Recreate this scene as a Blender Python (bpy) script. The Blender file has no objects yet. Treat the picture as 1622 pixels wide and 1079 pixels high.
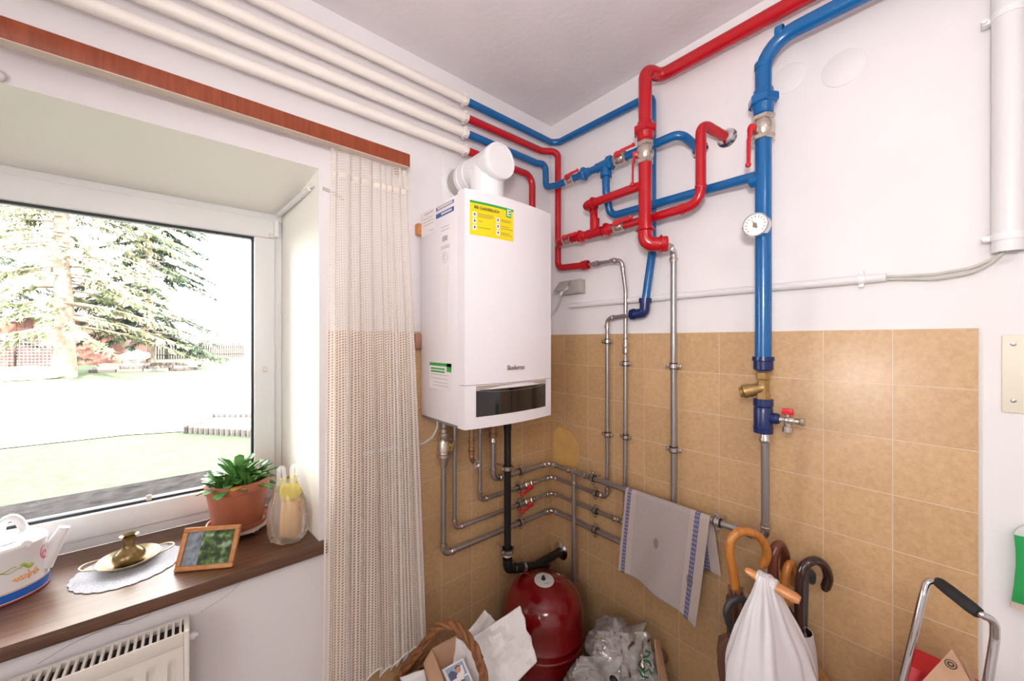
import bpy, bmesh, math, random
from mathutils import Vector, Matrix, noise
PI = math.pi
sc = bpy.context.scene
COL = sc.collection
random.seed(7)
V = Vector
# ------------------------------------------------------------------ camera frame (walls meet at x=0,y=0; z up)
CAM = V((-1.497, -1.432, 1.58))
ANG = math.radians(40.4)
FWD = V((math.sin(ANG), math.cos(ANG), 0)); RGT = V((math.cos(ANG), -math.sin(ANG), 0)); UP = V((0, 0, 1))
FPX = 600.0
def ray(px, py): return FWD + RGT*((px-811)/FPX) + UP*((539.5-py)/FPX)
def RW(px, py, off=0.0):            # a point of the wall on the right, off metres in front of it
    d = ray(px, py); return CAM + d*((-off-CAM.x)/d.x)
def WW(px, py, off=0.0):            # a point of the window wall
    d = ray(px, py); return CAM + d*((-off-CAM.y)/d.y)
def HZ(px, py, z):                  # a point at a height
    d = ray(px, py); return CAM + d*((z-CAM.z)/d.z)
def DP(px, py, t): return CAM + ray(px, py)*t

# ------------------------------------------------------------------ materials
def new_mat(name):
    m = bpy.data.materials.new(name); m.use_nodes = True
    nt = m.node_tree; b = nt.nodes['Principled BSDF']
    return m, nt, b
def mat(name, col, rough=0.5, metal=0.0, bump=0.0, bscale=200.0, var=0.0, vscale=30.0, coat=0.0, spec=None, alpha=None):
    m, nt, b = new_mat(name)
    b.inputs['Base Color'].default_value = (*col, 1)
    b.inputs['Roughness'].default_value = rough
    b.inputs['Metallic'].default_value = metal
    if coat: b.inputs['Coat Weight'].default_value = coat; b.inputs['Coat Roughness'].default_value = 0.08
    if spec is not None: b.inputs['Specular IOR Level'].default_value = spec
    if bump or var:
        tc = nt.nodes.new('ShaderNodeTexCoord')
        if var:
            n = nt.nodes.new('ShaderNodeTexNoise'); n.inputs['Scale'].default_value = vscale; n.inputs['Detail'].default_value = 5
            nt.links.new(tc.outputs['Object'], n.inputs['Vector'])
            r = nt.nodes.new('ShaderNodeValToRGB')
            r.color_ramp.elements[0].position = 0.3; r.color_ramp.elements[1].position = 0.7
            r.color_ramp.elements[0].color = (*[max(0, c*(1-var)) for c in col], 1)
            r.color_ramp.elements[1].color = (*[min(1, c*(1+var)) for c in col], 1)
            nt.links.new(n.outputs['Fac'], r.inputs['Fac']); nt.links.new(r.outputs['Color'], b.inputs['Base Color'])
        if bump:
            n2 = nt.nodes.new('ShaderNodeTexNoise'); n2.inputs['Scale'].default_value = bscale; n2.inputs['Detail'].default_value = 4
            nt.links.new(tc.outputs['Object'], n2.inputs['Vector'])
            bp = nt.nodes.new('ShaderNodeBump'); bp.inputs['Strength'].default_value = bump; bp.inputs['Distance'].default_value = 0.004
            nt.links.new(n2.outputs['Fac'], bp.inputs['Height']); nt.links.new(bp.outputs['Normal'], b.inputs['Normal'])
    return m
def wood(name, c1, c2, rough=0.4, axis='X', scale=6.0, stretch=14.0, coat=0.0):
    m, nt, b = new_mat(name)
    tc = nt.nodes.new('ShaderNodeTexCoord'); mp = nt.nodes.new('ShaderNodeMapping')
    s = [stretch]*3; s['XYZ'.index(axis)] = 1.0
    mp.inputs['Scale'].default_value = s
    n = nt.nodes.new('ShaderNodeTexNoise'); n.inputs['Scale'].default_value = scale; n.inputs['Detail'].default_value = 6; n.inputs['Distortion'].default_value = 0.6
    r = nt.nodes.new('ShaderNodeValToRGB'); r.color_ramp.elements[0].color = (*c1, 1); r.color_ramp.elements[1].color = (*c2, 1)
    r.color_ramp.elements[0].position = 0.35; r.color_ramp.elements[1].position = 0.65
    nt.links.new(tc.outputs['Object'], mp.inputs['Vector']); nt.links.new(mp.outputs['Vector'], n.inputs['Vector'])
    nt.links.new(n.outputs['Fac'], r.inputs['Fac']); nt.links.new(r.outputs['Color'], b.inputs['Base Color'])
    b.inputs['Roughness'].default_value = rough
    if coat: b.inputs['Coat Weight'].default_value = coat; b.inputs['Coat Roughness'].default_value = 0.15
    return m
def tile_mat(name, haxis, x0, pitch_w, z0, pitch_h):
    m, nt, b = new_mat(name)
    tc = nt.nodes.new('ShaderNodeTexCoord'); sp = nt.nodes.new('ShaderNodeSeparateXYZ'); cb = nt.nodes.new('ShaderNodeCombineXYZ')
    nt.links.new(tc.outputs['Object'], sp.inputs[0])
    def lin(src, off, sc_):
        a = nt.nodes.new('ShaderNodeMath'); a.operation = 'SUBTRACT'; a.inputs[1].default_value = off
        c = nt.nodes.new('ShaderNodeMath'); c.operation = 'MULTIPLY'; c.inputs[1].default_value = sc_
        nt.links.new(src, a.inputs[0]); nt.links.new(a.outputs[0], c.inputs[0]); return c.outputs[0]
    nt.links.new(lin(sp.outputs[haxis], x0, 1/pitch_w), cb.inputs[0])
    nt.links.new(lin(sp.outputs['Z'], z0, 1/pitch_h), cb.inputs[1])
    br = nt.nodes.new('ShaderNodeTexBrick'); br.offset = 0.0; br.squash = 1.0
    br.inputs['Scale'].default_value = 1.0; br.inputs['Brick Width'].default_value = 1.0; br.inputs['Row Height'].default_value = 1.0
    br.inputs['Mortar Size'].default_value = 0.010; br.inputs['Mortar Smooth'].default_value = 0.3; br.inputs['Bias'].default_value = 0.0
    nt.links.new(cb.outputs[0], br.inputs['Vector'])
    n = nt.nodes.new('ShaderNodeTexNoise'); n.inputs['Scale'].default_value = 75; n.inputs['Detail'].default_value = 6; n.inputs['Roughness'].default_value = 0.62
    nt.links.new(tc.outputs['Object'], n.inputs['Vector'])
    r = nt.nodes.new('ShaderNodeValToRGB'); r.color_ramp.elements[0].position = 0.32; r.color_ramp.elements[1].position = 0.68
    r.color_ramp.elements[0].color = (0.54, 0.335, 0.165, 1); r.color_ramp.elements[1].color = (0.65, 0.42, 0.22, 1)
    nt.links.new(n.outputs['Fac'], r.inputs['Fac'])
    mx = nt.nodes.new('ShaderNodeMix'); mx.data_type = 'RGBA'; mx.inputs[0].default_value = 0.2; mx.blend_type = 'MULTIPLY'
    nt.links.new(r.outputs['Color'], mx.inputs[6])
    br.inputs['Color1'].default_value = (1, 1, 1, 1); br.inputs['Color2'].default_value = (0.55, 0.55, 0.55, 1); br.inputs['Mortar'].default_value = (1, 1, 1, 1)
    nt.links.new(br.outputs['Color'], mx.inputs[7])
    m2 = nt.nodes.new('ShaderNodeMix'); m2.data_type = 'RGBA'; m2.inputs[7].default_value = (0.70, 0.55, 0.39, 1)
    nt.links.new(mx.outputs[2], m2.inputs[6]); nt.links.new(br.outputs['Fac'], m2.inputs[0])
    nt.links.new(m2.outputs[2], b.inputs['Base Color'])
    b.inputs['Roughness'].default_value = 0.33
    inv = nt.nodes.new('ShaderNodeMath'); inv.operation = 'SUBTRACT'; inv.inputs[0].default_value = 1.0
    nt.links.new(br.outputs['Fac'], inv.inputs[1])
    bp = nt.nodes.new('ShaderNodeBump'); bp.inputs['Strength'].default_value = 0.7; bp.inputs['Distance'].default_value = 0.002
    nt.links.new(inv.outputs[0], bp.inputs['Height'])
    n3 = nt.nodes.new('ShaderNodeTexNoise'); n3.inputs['Scale'].default_value = 12; nt.links.new(tc.outputs['Object'], n3.inputs['Vector'])
    bp2 = nt.nodes.new('ShaderNodeBump'); bp2.inputs['Strength'].default_value = 0.08; bp2.inputs['Distance'].default_value = 0.01
    nt.links.new(n3.outputs['Fac'], bp2.inputs['Height']); nt.links.new(bp.outputs['Normal'], bp2.inputs['Normal'])
    nt.links.new(bp2.outputs['Normal'], b.inputs['Normal'])
    return m
def film(name, col, opacity, rough=0.2, trans=0.5, wr=0.7):
    """thin plastic sheet: partly see-through, partly translucent, with a gloss"""
    m, nt, b = new_mat(name)
    nt.nodes.remove(b); out = nt.nodes['Material Output']
    t = nt.nodes.new('ShaderNodeBsdfTransparent'); d = nt.nodes.new('ShaderNodeBsdfDiffuse'); d.inputs[0].default_value = (*col, 1)
    tl = nt.nodes.new('ShaderNodeBsdfTranslucent'); tl.inputs[0].default_value = (*col, 1)
    a = nt.nodes.new('ShaderNodeMixShader'); a.inputs[0].default_value = trans
    nt.links.new(d.outputs[0], a.inputs[1]); nt.links.new(tl.outputs[0], a.inputs[2])
    g = nt.nodes.new('ShaderNodeBsdfGlossy'); g.inputs['Roughness'].default_value = rough; g.inputs[0].default_value = (1, 1, 1, 1)
    c = nt.nodes.new('ShaderNodeMixShader'); c.inputs[0].default_value = opacity
    nt.links.new(t.outputs[0], c.inputs[1]); nt.links.new(a.outputs[0], c.inputs[2])
    fr = nt.nodes.new('ShaderNodeFresnel'); fr.inputs[0].default_value = 1.45
    e = nt.nodes.new('ShaderNodeMixShader'); nt.links.new(fr.outputs[0], e.inputs[0])
    tc = nt.nodes.new('ShaderNodeTexCoord'); nz = nt.nodes.new('ShaderNodeTexNoise'); nz.inputs['Scale'].default_value = 28; nz.inputs['Detail'].default_value = 3; nz.inputs['Distortion'].default_value = 1.2
    nt.links.new(tc.outputs['Object'], nz.inputs['Vector']); bp = nt.nodes.new('ShaderNodeBump'); bp.inputs['Strength'].default_value = wr; bp.inputs['Distance'].default_value = 0.012
    nt.links.new(nz.outputs['Fac'], bp.inputs['Height']); nt.links.new(bp.outputs['Normal'], g.inputs['Normal']); nt.links.new(bp.outputs['Normal'], fr.inputs['Normal'])
    nt.links.new(c.outputs[0], e.inputs[1]); nt.links.new(g.outputs[0], e.inputs[2]); nt.links.new(e.outputs[0], out.inputs[0])
    return m
M = {}
M['wall'] = mat('white_plaster', (0.82, 0.785, 0.795), 0.75, bump=0.12, bscale=60, var=0.02, vscale=5)
M['ceil'] = mat('ceiling_plaster', (0.78, 0.735, 0.75), 0.85, bump=0.35, bscale=45, var=0.03, vscale=6)
M['reveal'] = mat('reveal_paint', (0.92, 0.89, 0.83), 0.7, bump=0.08, bscale=40)
M['floor'] = mat('floor_tile_grey', (0.25, 0.2, 0.16), 0.5, var=0.1)
M['tile_r'] = tile_mat('cream_tile_right', 'Y', -0.106, 0.1512, 1.611, 0.1535)
M['tile_w'] = tile_mat('cream_tile_window', 'X', -0.06, 0.1545, 1.611, 0.1535)
M['patch'] = mat('old_adhesive_patch', (0.62, 0.37, 0.12), 0.7, var=0.08, vscale=20)
M['pvc'] = mat('white_pvc_frame', (0.84, 0.84, 0.84), 0.3)
M['seal'] = mat('dark_rubber_seal', (0.02, 0.024, 0.035), 0.5)
M['sill'] = wood('dark_walnut_sill', (0.085, 0.036, 0.018), (0.155, 0.068, 0.036), 0.28, 'X', 5, 16)
M['valance'] = wood('reddish_wood_board', (0.23, 0.042, 0.014), (0.33, 0.07, 0.022), 0.35, 'Z', 7, 9)
M['chip'] = mat('pale_board_edge', (0.62, 0.5, 0.42), 0.7)
M['insul'] = mat('cream_pipe_insulation', (0.86, 0.80, 0.745), 0.35)
M['red'] = mat('red_enamel_paint', (0.47, 0.004, 0.012), 0.22, coat=0.2, bump=0.04, bscale=90)
M['blue'] = mat('blue_enamel_paint', (0.0005, 0.112, 0.34), 0.22, coat=0.2, bump=0.04, bscale=90)
M['navy'] = mat('navy_fitting', (0.008, 0.022, 0.11), 0.25, bump=0.1, bscale=120)
M['steel'] = mat('brushed_steel_pipe', (0.42, 0.40, 0.40), 0.36, 0.85)
M['fit'] = mat('steel_press_fitting', (0.56, 0.51, 0.48), 0.26, 0.9)
M['nickel'] = mat('nickel_valve', (0.60, 0.53, 0.46), 0.25, 0.85)
M['brass'] = mat('worn_brass', (0.42, 0.27, 0.11), 0.35, 0.75, var=0.2, vscale=60)
M['vasebrass'] = mat('dark_vase_brass', (0.25, 0.175, 0.075), 0.28, 0.85, var=0.35, vscale=50)
M['oldbrass'] = mat('antique_brass', (0.44, 0.37, 0.25), 0.36, 0.75, var=0.25, vscale=70)
M['copper'] = mat('brown_copper_nut', (0.36, 0.2, 0.13), 0.4, 0.7)
M['chrome'] = mat('chrome', (0.66, 0.64, 0.65), 0.07, 1.0)
M['rubber'] = mat('black_rubber', (0.012, 0.012, 0.013), 0.5)
M['blackpipe'] = mat('black_plastic_pipe', (0.008, 0.008, 0.009), 0.38)
M['lever'] = mat('red_plastic_lever', (0.62, 0.02, 0.03), 0.35)
M['boiler'] = mat('white_appliance_enamel', (0.83, 0.79, 0.82), 0.22, coat=0.2)
M['dark_under'] = mat('grey_sheet_metal', (0.3, 0.29, 0.28), 0.5, 0.3)
M['glassblack'] = mat('black_glossy_panel', (0.006, 0.005, 0.005), 0.06, coat=0.5)
M['silver'] = mat('silver_trim', (0.62, 0.57, 0.55), 0.3, 0.8)
M['yellow'] = mat('yellow_sticker', (0.86, 0.66, 0.006), 0.45)
M['greenprint'] = mat('dark_green_print', (0.012, 0.15, 0.045), 0.4)
M['green'] = mat('green_print', (0.03, 0.36, 0.06), 0.45)
M['ink'] = mat('dark_ink', (0.035, 0.03, 0.03), 0.5)
M['inkbrown'] = mat('faded_ink', (0.30, 0.22, 0.04), 0.5)
M['inkgrey'] = mat('grey_ink', (0.45, 0.42, 0.42), 0.5)
M['logo'] = mat('grey_logo', (0.25, 0.19, 0.17), 0.4)
M['inkblue'] = mat('blue_ink', (0.03, 0.08, 0.30), 0.5)
M['inkpurple'] = mat('violet_ink', (0.16, 0.12, 0.36), 0.5)
M['paper'] = mat('white_paper', (0.80, 0.76, 0.76), 0.7)
M['whiteplastic'] = mat('white_plastic', (0.84, 0.83, 0.84), 0.32)
M['conduit'] = mat('white_conduit', (0.78, 0.76, 0.77), 0.4)
M['cable'] = mat('grey_cable', (0.55, 0.53, 0.49), 0.5)
M['socket'] = mat('grey_socket_plastic', (0.40, 0.37, 0.35), 0.45)
M['cream'] = mat('cream_cover_plate', (0.80, 0.73, 0.61), 0.45)
M['radiator'] = mat('cream_white_radiator', (0.80, 0.745, 0.68), 0.3)
M['dark'] = mat('shade_and_dark_parts', (0.03, 0.025, 0.022), 0.8)
M['terracotta'] = mat('terracotta_plastic', (0.40, 0.125, 0.065), 0.45, var=0.08, vscale=14)
M['soil'] = mat('dark_soil', (0.03, 0.02, 0.013), 0.9, bump=0.8, bscale=120)
M['leaf'] = mat('succulent_leaf', (0.085, 0.24, 0.045), 0.42, var=0.35, vscale=25)
M['leafy'] = mat('yellowed_leaf', (0.72, 0.42, 0.05), 0.45)
M['lace'] = mat('white_lace', (0.56, 0.56, 0.62), 0.9, bump=1.0, bscale=330, var=0.3, vscale=300)
M['framewood'] = wood('orange_frame_wood', (0.44, 0.17, 0.045), (0.56, 0.24, 0.07), 0.4, 'X', 8, 10)
M['tank'] = mat('red_tank_paint', (0.19, 0.002, 0.004), 0.15, coat=0.5)
M['lightgrey'] = mat('light_grey_label', (0.66, 0.65, 0.64), 0.5)
M['wicker'] = mat('brown_wicker', (0.26, 0.105, 0.035), 0.5, bump=0.6, bscale=160, var=0.3, vscale=60)
M['card'] = mat('brown_cardboard', (0.46, 0.27, 0.165), 0.75, var=0.06)
M['handle_o'] = wood('orange_lacquered_wood', (0.46, 0.15, 0.02), (0.58, 0.22, 0.04), 0.22, 'Z', 9, 6, 0.4)
M['handle_t'] = wood('light_orange_wood', (0.56, 0.22, 0.07), (0.66, 0.30, 0.11), 0.3, 'X', 9, 6, 0.3)
M['handle_r'] = wood('reddish_brown_wood', (0.11, 0.025, 0.012), (0.17, 0.04, 0.018), 0.2, 'Z', 9, 6, 0.4)
M['handle_d'] = wood('dark_brown_wood', (0.026, 0.011, 0.009), (0.05, 0.018, 0.013), 0.16, 'Z', 9, 6, 0.5)
M['handle_k'] = mat('black_plastic_handle', (0.025, 0.026, 0.03), 0.35)
M['handle_g'] = mat('dark_grey_handle', (0.06, 0.065, 0.07), 0.4)
M['brownfab'] = mat('brown_umbrella_cloth', (0.10, 0.037, 0.016), 0.55, bump=0.2, bscale=300)
M['darkfab'] = mat('dark_umbrella_cloth', (0.02, 0.014, 0.014), 0.6)
M['foam'] = mat('black_foam_grip', (0.014, 0.014, 0.015), 0.7, bump=0.2, bscale=500)
M['redfab'] = mat('red_nylon_bag', (0.52, 0.006, 0.018), 0.5, bump=0.3, bscale=60)
M['greencloth'] = mat('green_cloth', (0.012, 0.32, 0.075), 0.7, bump=0.3, bscale=300)
M['greycloth'] = mat('pale_grey_cloth', (0.66, 0.65, 0.64), 0.8)
M['beigecloth'] = mat('beige_cloth', (0.66, 0.52, 0.45), 0.8)
M['bagwhite'] = film('white_carrier_bag', (0.93, 0.89, 0.92), 0.95, 0.25, 0.3, 0.15)
M['bagclear'] = film('milky_plastic_bag', (0.96, 0.94, 0.96), 0.27, 0.15, 0.6, 0.25)
M['heap'] = film('grey_crumpled_plastic', (0.72, 0.68, 0.67), 0.34, 0.10, 0.3, 0.22)
M['yellowplastic'] = mat('yellow_plastic', (0.88, 0.72, 0.02), 0.4)
M['orangepack'] = mat('orange_print_pack', (0.82, 0.50, 0.22), 0.45, var=0.15, vscale=30)

# ------------------------------------------------------------------ mesh builder
def frame_of(d):
    d = d.normalized(); a = V((0, 0, 1)) if abs(d.z) < 0.9 else V((1, 0, 0))
    u = d.cross(a).normalized(); return u, d.cross(u).normalized()
def round_path(pts, bend, n=7):
    pts = [V(p) for p in pts]
    if not bend or len(pts) < 3: return pts
    bl = bend if isinstance(bend, (list, tuple)) else [bend]*(len(pts)-2)
    out = [pts[0]]
    for i in range(1, len(pts)-1):
        a, b, c = pts[i-1], pts[i], pts[i+1]
        d1 = (a-b); d2 = (c-b); l1, l2 = d1.length, d2.length
        if l1 < 1e-6 or l2 < 1e-6: continue
        d1 /= l1; d2 /= l2; ang = d1.angle(d2)
        if ang > PI-0.06: out.append(b); continue
        t = bl[i-1]/math.tan(ang/2); t = min(t, 0.49*l1 if i > 1 else 0.98*l1, 0.49*l2 if i < len(pts)-2 else 0.98*l2)
        r = t*math.tan(ang/2); cen = b+(d1+d2).normalized()*(r/math.sin(ang/2))
        p1 = b+d1*t; p2 = b+d2*t; v1 = p1-cen; v2 = p2-cen; th = v1.angle(v2); ax = v1.cross(v2).normalized()
        for k in range(n+1): out.append(cen+Matrix.Rotation(th*k/n, 3, ax) @ v1)
    out.append(pts[-1]); return out
class MB:
    def __init__(s): s.bm = bmesh.new(); s.uv = None
    def face(s, vs, mi=0, smooth=True):
        try:
            f = s.bm.faces.new(vs); f.material_index = mi; f.smooth = smooth; return f
        except ValueError: return None
    def poly(s, pts, mi=0): return s.face([s.bm.verts.new(V(p)) for p in pts], mi)
    def rings(s, rings, mi=0, cap=True, closed=False):
        R_ = [[s.bm.verts.new(p) for p in r] for r in rings]
        n = len(R_[0]); m_ = len(R_)
        for i in range(m_ if closed else m_-1):
            A, B = R_[i], R_[(i+1) % m_]
            for k in range(n): s.face([A[k], A[(k+1) % n], B[(k+1) % n], B[k]], mi)
        if cap and not closed: s.face(list(reversed(R_[0])), mi); s.face(R_[-1], mi)
        return R_
    def sweep(s, pts, radii, seg=14, mi=0, cap=True, flat=1.0, flat_dir=None, closed=False):
        pts = [V(p) for p in pts]; n = len(pts)
        if not isinstance(radii, (list, tuple)): radii = [radii]*n
        rings = []; u = None
        for i in range(n):
            if closed: t = (pts[(i+1) % n]-pts[i-1]).normalized()
            else: t = (pts[min(i+1, n-1)]-pts[max(i-1, 0)]).normalized()
            if u is None:
                if flat_dir is not None: u = (V(flat_dir)-t*V(flat_dir).dot(t)).normalized()
                else: u, _ = frame_of(t)
            else: u = (u-t*u.dot(t)); u = u.normalized() if u.length > 1e-6 else frame_of(t)[0]
            w = t.cross(u)
            rings.append([pts[i]+(u*math.cos(2*PI*k/seg)*flat+w*math.sin(2*PI*k/seg))*radii[i] for k in range(seg)])
        return s.rings(rings, mi, cap, closed)
    def tube(s, pts, r, bend=0.0, seg=16, mi=0, cap=True):
        return s.sweep(round_path(pts, bend), r, seg, mi, cap)
    def lathe(s, p, axis, prof, seg=24, mi=0, a0=0.0, sx=1.0, sy=1.0, udir=None):
        p = V(p); ax = V(axis).normalized()
        if udir is not None: u = (V(udir)-ax*V(udir).dot(ax)).normalized(); w = ax.cross(u)
        else: u, w = frame_of(ax)
        prev = None
        for (t, r) in prof:
            c = p+ax*t
            if r <= 1e-6: ring = [s.bm.verts.new(c)]
            else: ring = [s.bm.verts.new(c+u*(math.cos(a0+2*PI*k/seg)*r*sx)+w*(math.sin(a0+2*PI*k/seg)*r*sy)) for k in range(seg)]
            if prev:
                if len(prev) == 1 and len(ring) > 1:
                    for k in range(seg): s.face([prev[0], ring[(k+1) % seg], ring[k]], mi)
                elif len(ring) == 1 and len(prev) > 1:
                    for k in range(seg): s.face([prev[k], prev[(k+1) % seg], ring[0]], mi)
                elif len(ring) > 1:
                    for k in range(seg): s.face([prev[k], prev[(k+1) % seg], ring[(k+1) % seg], ring[k]], mi)
            prev = ring
    def cyl(s, a, b, r, seg=20, mi=0, r2=None, bev=0.0):
        a, b = V(a), V(b); L = (b-a).length; r2 = r if r2 is None else r2
        if bev: s.lathe(a, b-a, [(0, 0), (0, r-bev), (bev, r), (L-bev, r2), (L, r2-bev), (L, 0)], seg, mi)
        else: s.lathe(a, b-a, [(0, 0), (0, r), (L, r2), (L, 0)], seg, mi)
    def box(s, c, size, mi=0, bev=0.0, rot=None, segs=2):
        r = bmesh.ops.create_cube(s.bm, size=1.0); vs = r['verts']
        mtx = Matrix.Translation(V(c)) @ ((rot.to_4x4() if rot else Matrix.Identity(4))) @ Matrix.Diagonal((*size, 1))
        bmesh.ops.transform(s.bm, matrix=mtx, verts=vs)
        fs = set(f for v in vs for f in v.link_faces)
        for f in fs: f.material_index = mi; f.smooth = True
        if bev:
            es = list(set(e for v in vs for e in v.link_edges))
            g = bmesh.ops.bevel(s.bm, geom=es, offset=bev, segments=segs, affect='EDGES', profile=0.5)
            for f in g['faces']: f.material_index = mi; f.smooth = True
    def lohi(s, lo, hi, mi=0, bev=0.0):
        lo, hi = V(lo), V(hi); s.box((lo+hi)/2, [abs(x) for x in (hi-lo)], mi, bev)
    def prism(s, poly, ext, mi=0):
        """closed polygon (3-D points) extruded by a vector"""
        ext = V(ext); A = [s.bm.verts.new(V(p)) for p in poly]; B = [s.bm.verts.new(V(p)+ext) for p in poly]; n = len(A)
        s.face(list(reversed(A)), mi); s.face(B, mi)
        for k in range(n): s.face([A[k], A[(k+1) % n], B[(k+1) % n], B[k]], mi)
    def sphere(s, c, r, mi=0, seg=16, sx=1, sy=1, sz=1):
        g = bmesh.ops.create_uvsphere(s.bm, u_segments=seg, v_segments=max(6, seg//2), radius=r)
        bmesh.ops.transform(s.bm, matrix=Matrix.Translation(V(c)) @ Matrix.Diagonal((sx, sy, sz, 1)), verts=g['verts'])
        for f in set(f for v in g['verts'] for f in v.link_faces): f.material_index = mi; f.smooth = True
    def torus(s, c, axis, R_, r, seg=28, s2=8, mi=0):
        u, w = frame_of(V(axis))
        s.sweep([V(c)+(u*math.cos(2*PI*k/seg)+w*math.sin(2*PI*k/seg))*R_ for k in range(seg)], r, s2, mi, closed=True)
    def grid(s, fn, nu, nv, mi=0, uvscale=None, closed_u=False):
        P = [[s.bm.verts.new(V(fn(i/nu, j/nv))) for i in range(nu if closed_u else nu+1)] for j in range(nv+1)]
        uvl = s.bm.loops.layers.uv.verify() if uvscale else None
        for j in range(nv):
            for i in range(nu):
                i2 = (i+1) % nu if closed_u else i+1
                f = s.face([P[j][i], P[j][i2], P[j+1][i2], P[j+1][i]], mi)
                if f and uvl:
                    for lp, (a, b) in zip(f.loops, ((i, j), (i+1, j), (i+1, j+1), (i, j+1))):
                        lp[uvl].uv = (a/nu*uvscale[0], b/nv*uvscale[1])
        return P
    def build(s, name, mats, parent=None, origin=None, sharp=35, recalc=True):
        o0 = WLOC.get(parent.name, V((0, 0, 0))) if parent else (V(origin) if origin is not None else V((0, 0, 0)))
        if o0.length > 0: bmesh.ops.translate(s.bm, verts=s.bm.verts[:], vec=-o0)
        if recalc: bmesh.ops.recalc_face_normals(s.bm, faces=s.bm.faces[:])
        me = bpy.data.meshes.new(name); s.bm.to_mesh(me); s.bm.free()
        if sharp: me.set_sharp_from_angle(angle=math.radians(sharp))
        for m in (mats if isinstance(mats, (list, tuple)) else [mats]): me.materials.append(M[m] if isinstance(m, str) else m)
        o = bpy.data.objects.new(name, me); COL.objects.link(o)
        if parent: o.parent = parent; WLOC[o.name] = o0
        else: o.location = o0; WLOC[o.name] = o0
        return o
WLOC = {}
def tag(o, label, cat, group=None, kind=None):
    o['label'] = label; o['category'] = cat
    if group: o['group'] = group
    if kind: o['kind'] = kind
    return o
def thing(name, label, cat, loc, group=None):
    o = bpy.data.objects.new(name, None); COL.objects.link(o); o.location = V(loc); o.empty_display_size = 0.05
    WLOC[o.name] = V(loc); return tag(o, label, cat, group)
def struct(mb, name, mats, **k):
    o = mb.build(name, mats, **k); o['kind'] = 'structure'; return o
def text_mesh(name, body, size, mtx, m, parent, ext=0.0003, align='LEFT', sx=1.0):
    cu = bpy.data.curves.new(name, 'FONT'); cu.body = body; cu.size = size; cu.extrude = ext; cu.align_x = align; cu.offset = size*0.012
    tmp = bpy.data.objects.new(name+'_tmp', cu); COL.objects.link(tmp)
    dg = bpy.context.evaluated_depsgraph_get(); dg.update()
    me = bpy.data.meshes.new_from_object(tmp.evaluated_get(dg)); bpy.data.objects.remove(tmp); bpy.data.curves.remove(cu)
    o0 = WLOC.get(parent.name, V((0, 0, 0)))
    me.transform(Matrix.Translation(-o0) @ mtx @ Matrix.Diagonal((sx, 1, 1, 1))); me.materials.clear(); me.materials.append(M[m])
    o = bpy.data.objects.new(name, me); COL.objects.link(o); o.parent = parent; WLOC[o.name] = o0
    return o
def basis(org, ex, ey):
    ex = V(ex).normalized(); ey = V(ey).normalized(); ez = ex.cross(ey)
    return Matrix(((ex.x, ey.x, ez.x, org[0]), (ex.y, ey.y, ez.y, org[1]), (ex.z, ey.z, ez.z, org[2]), (0, 0, 0, 1)))
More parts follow.
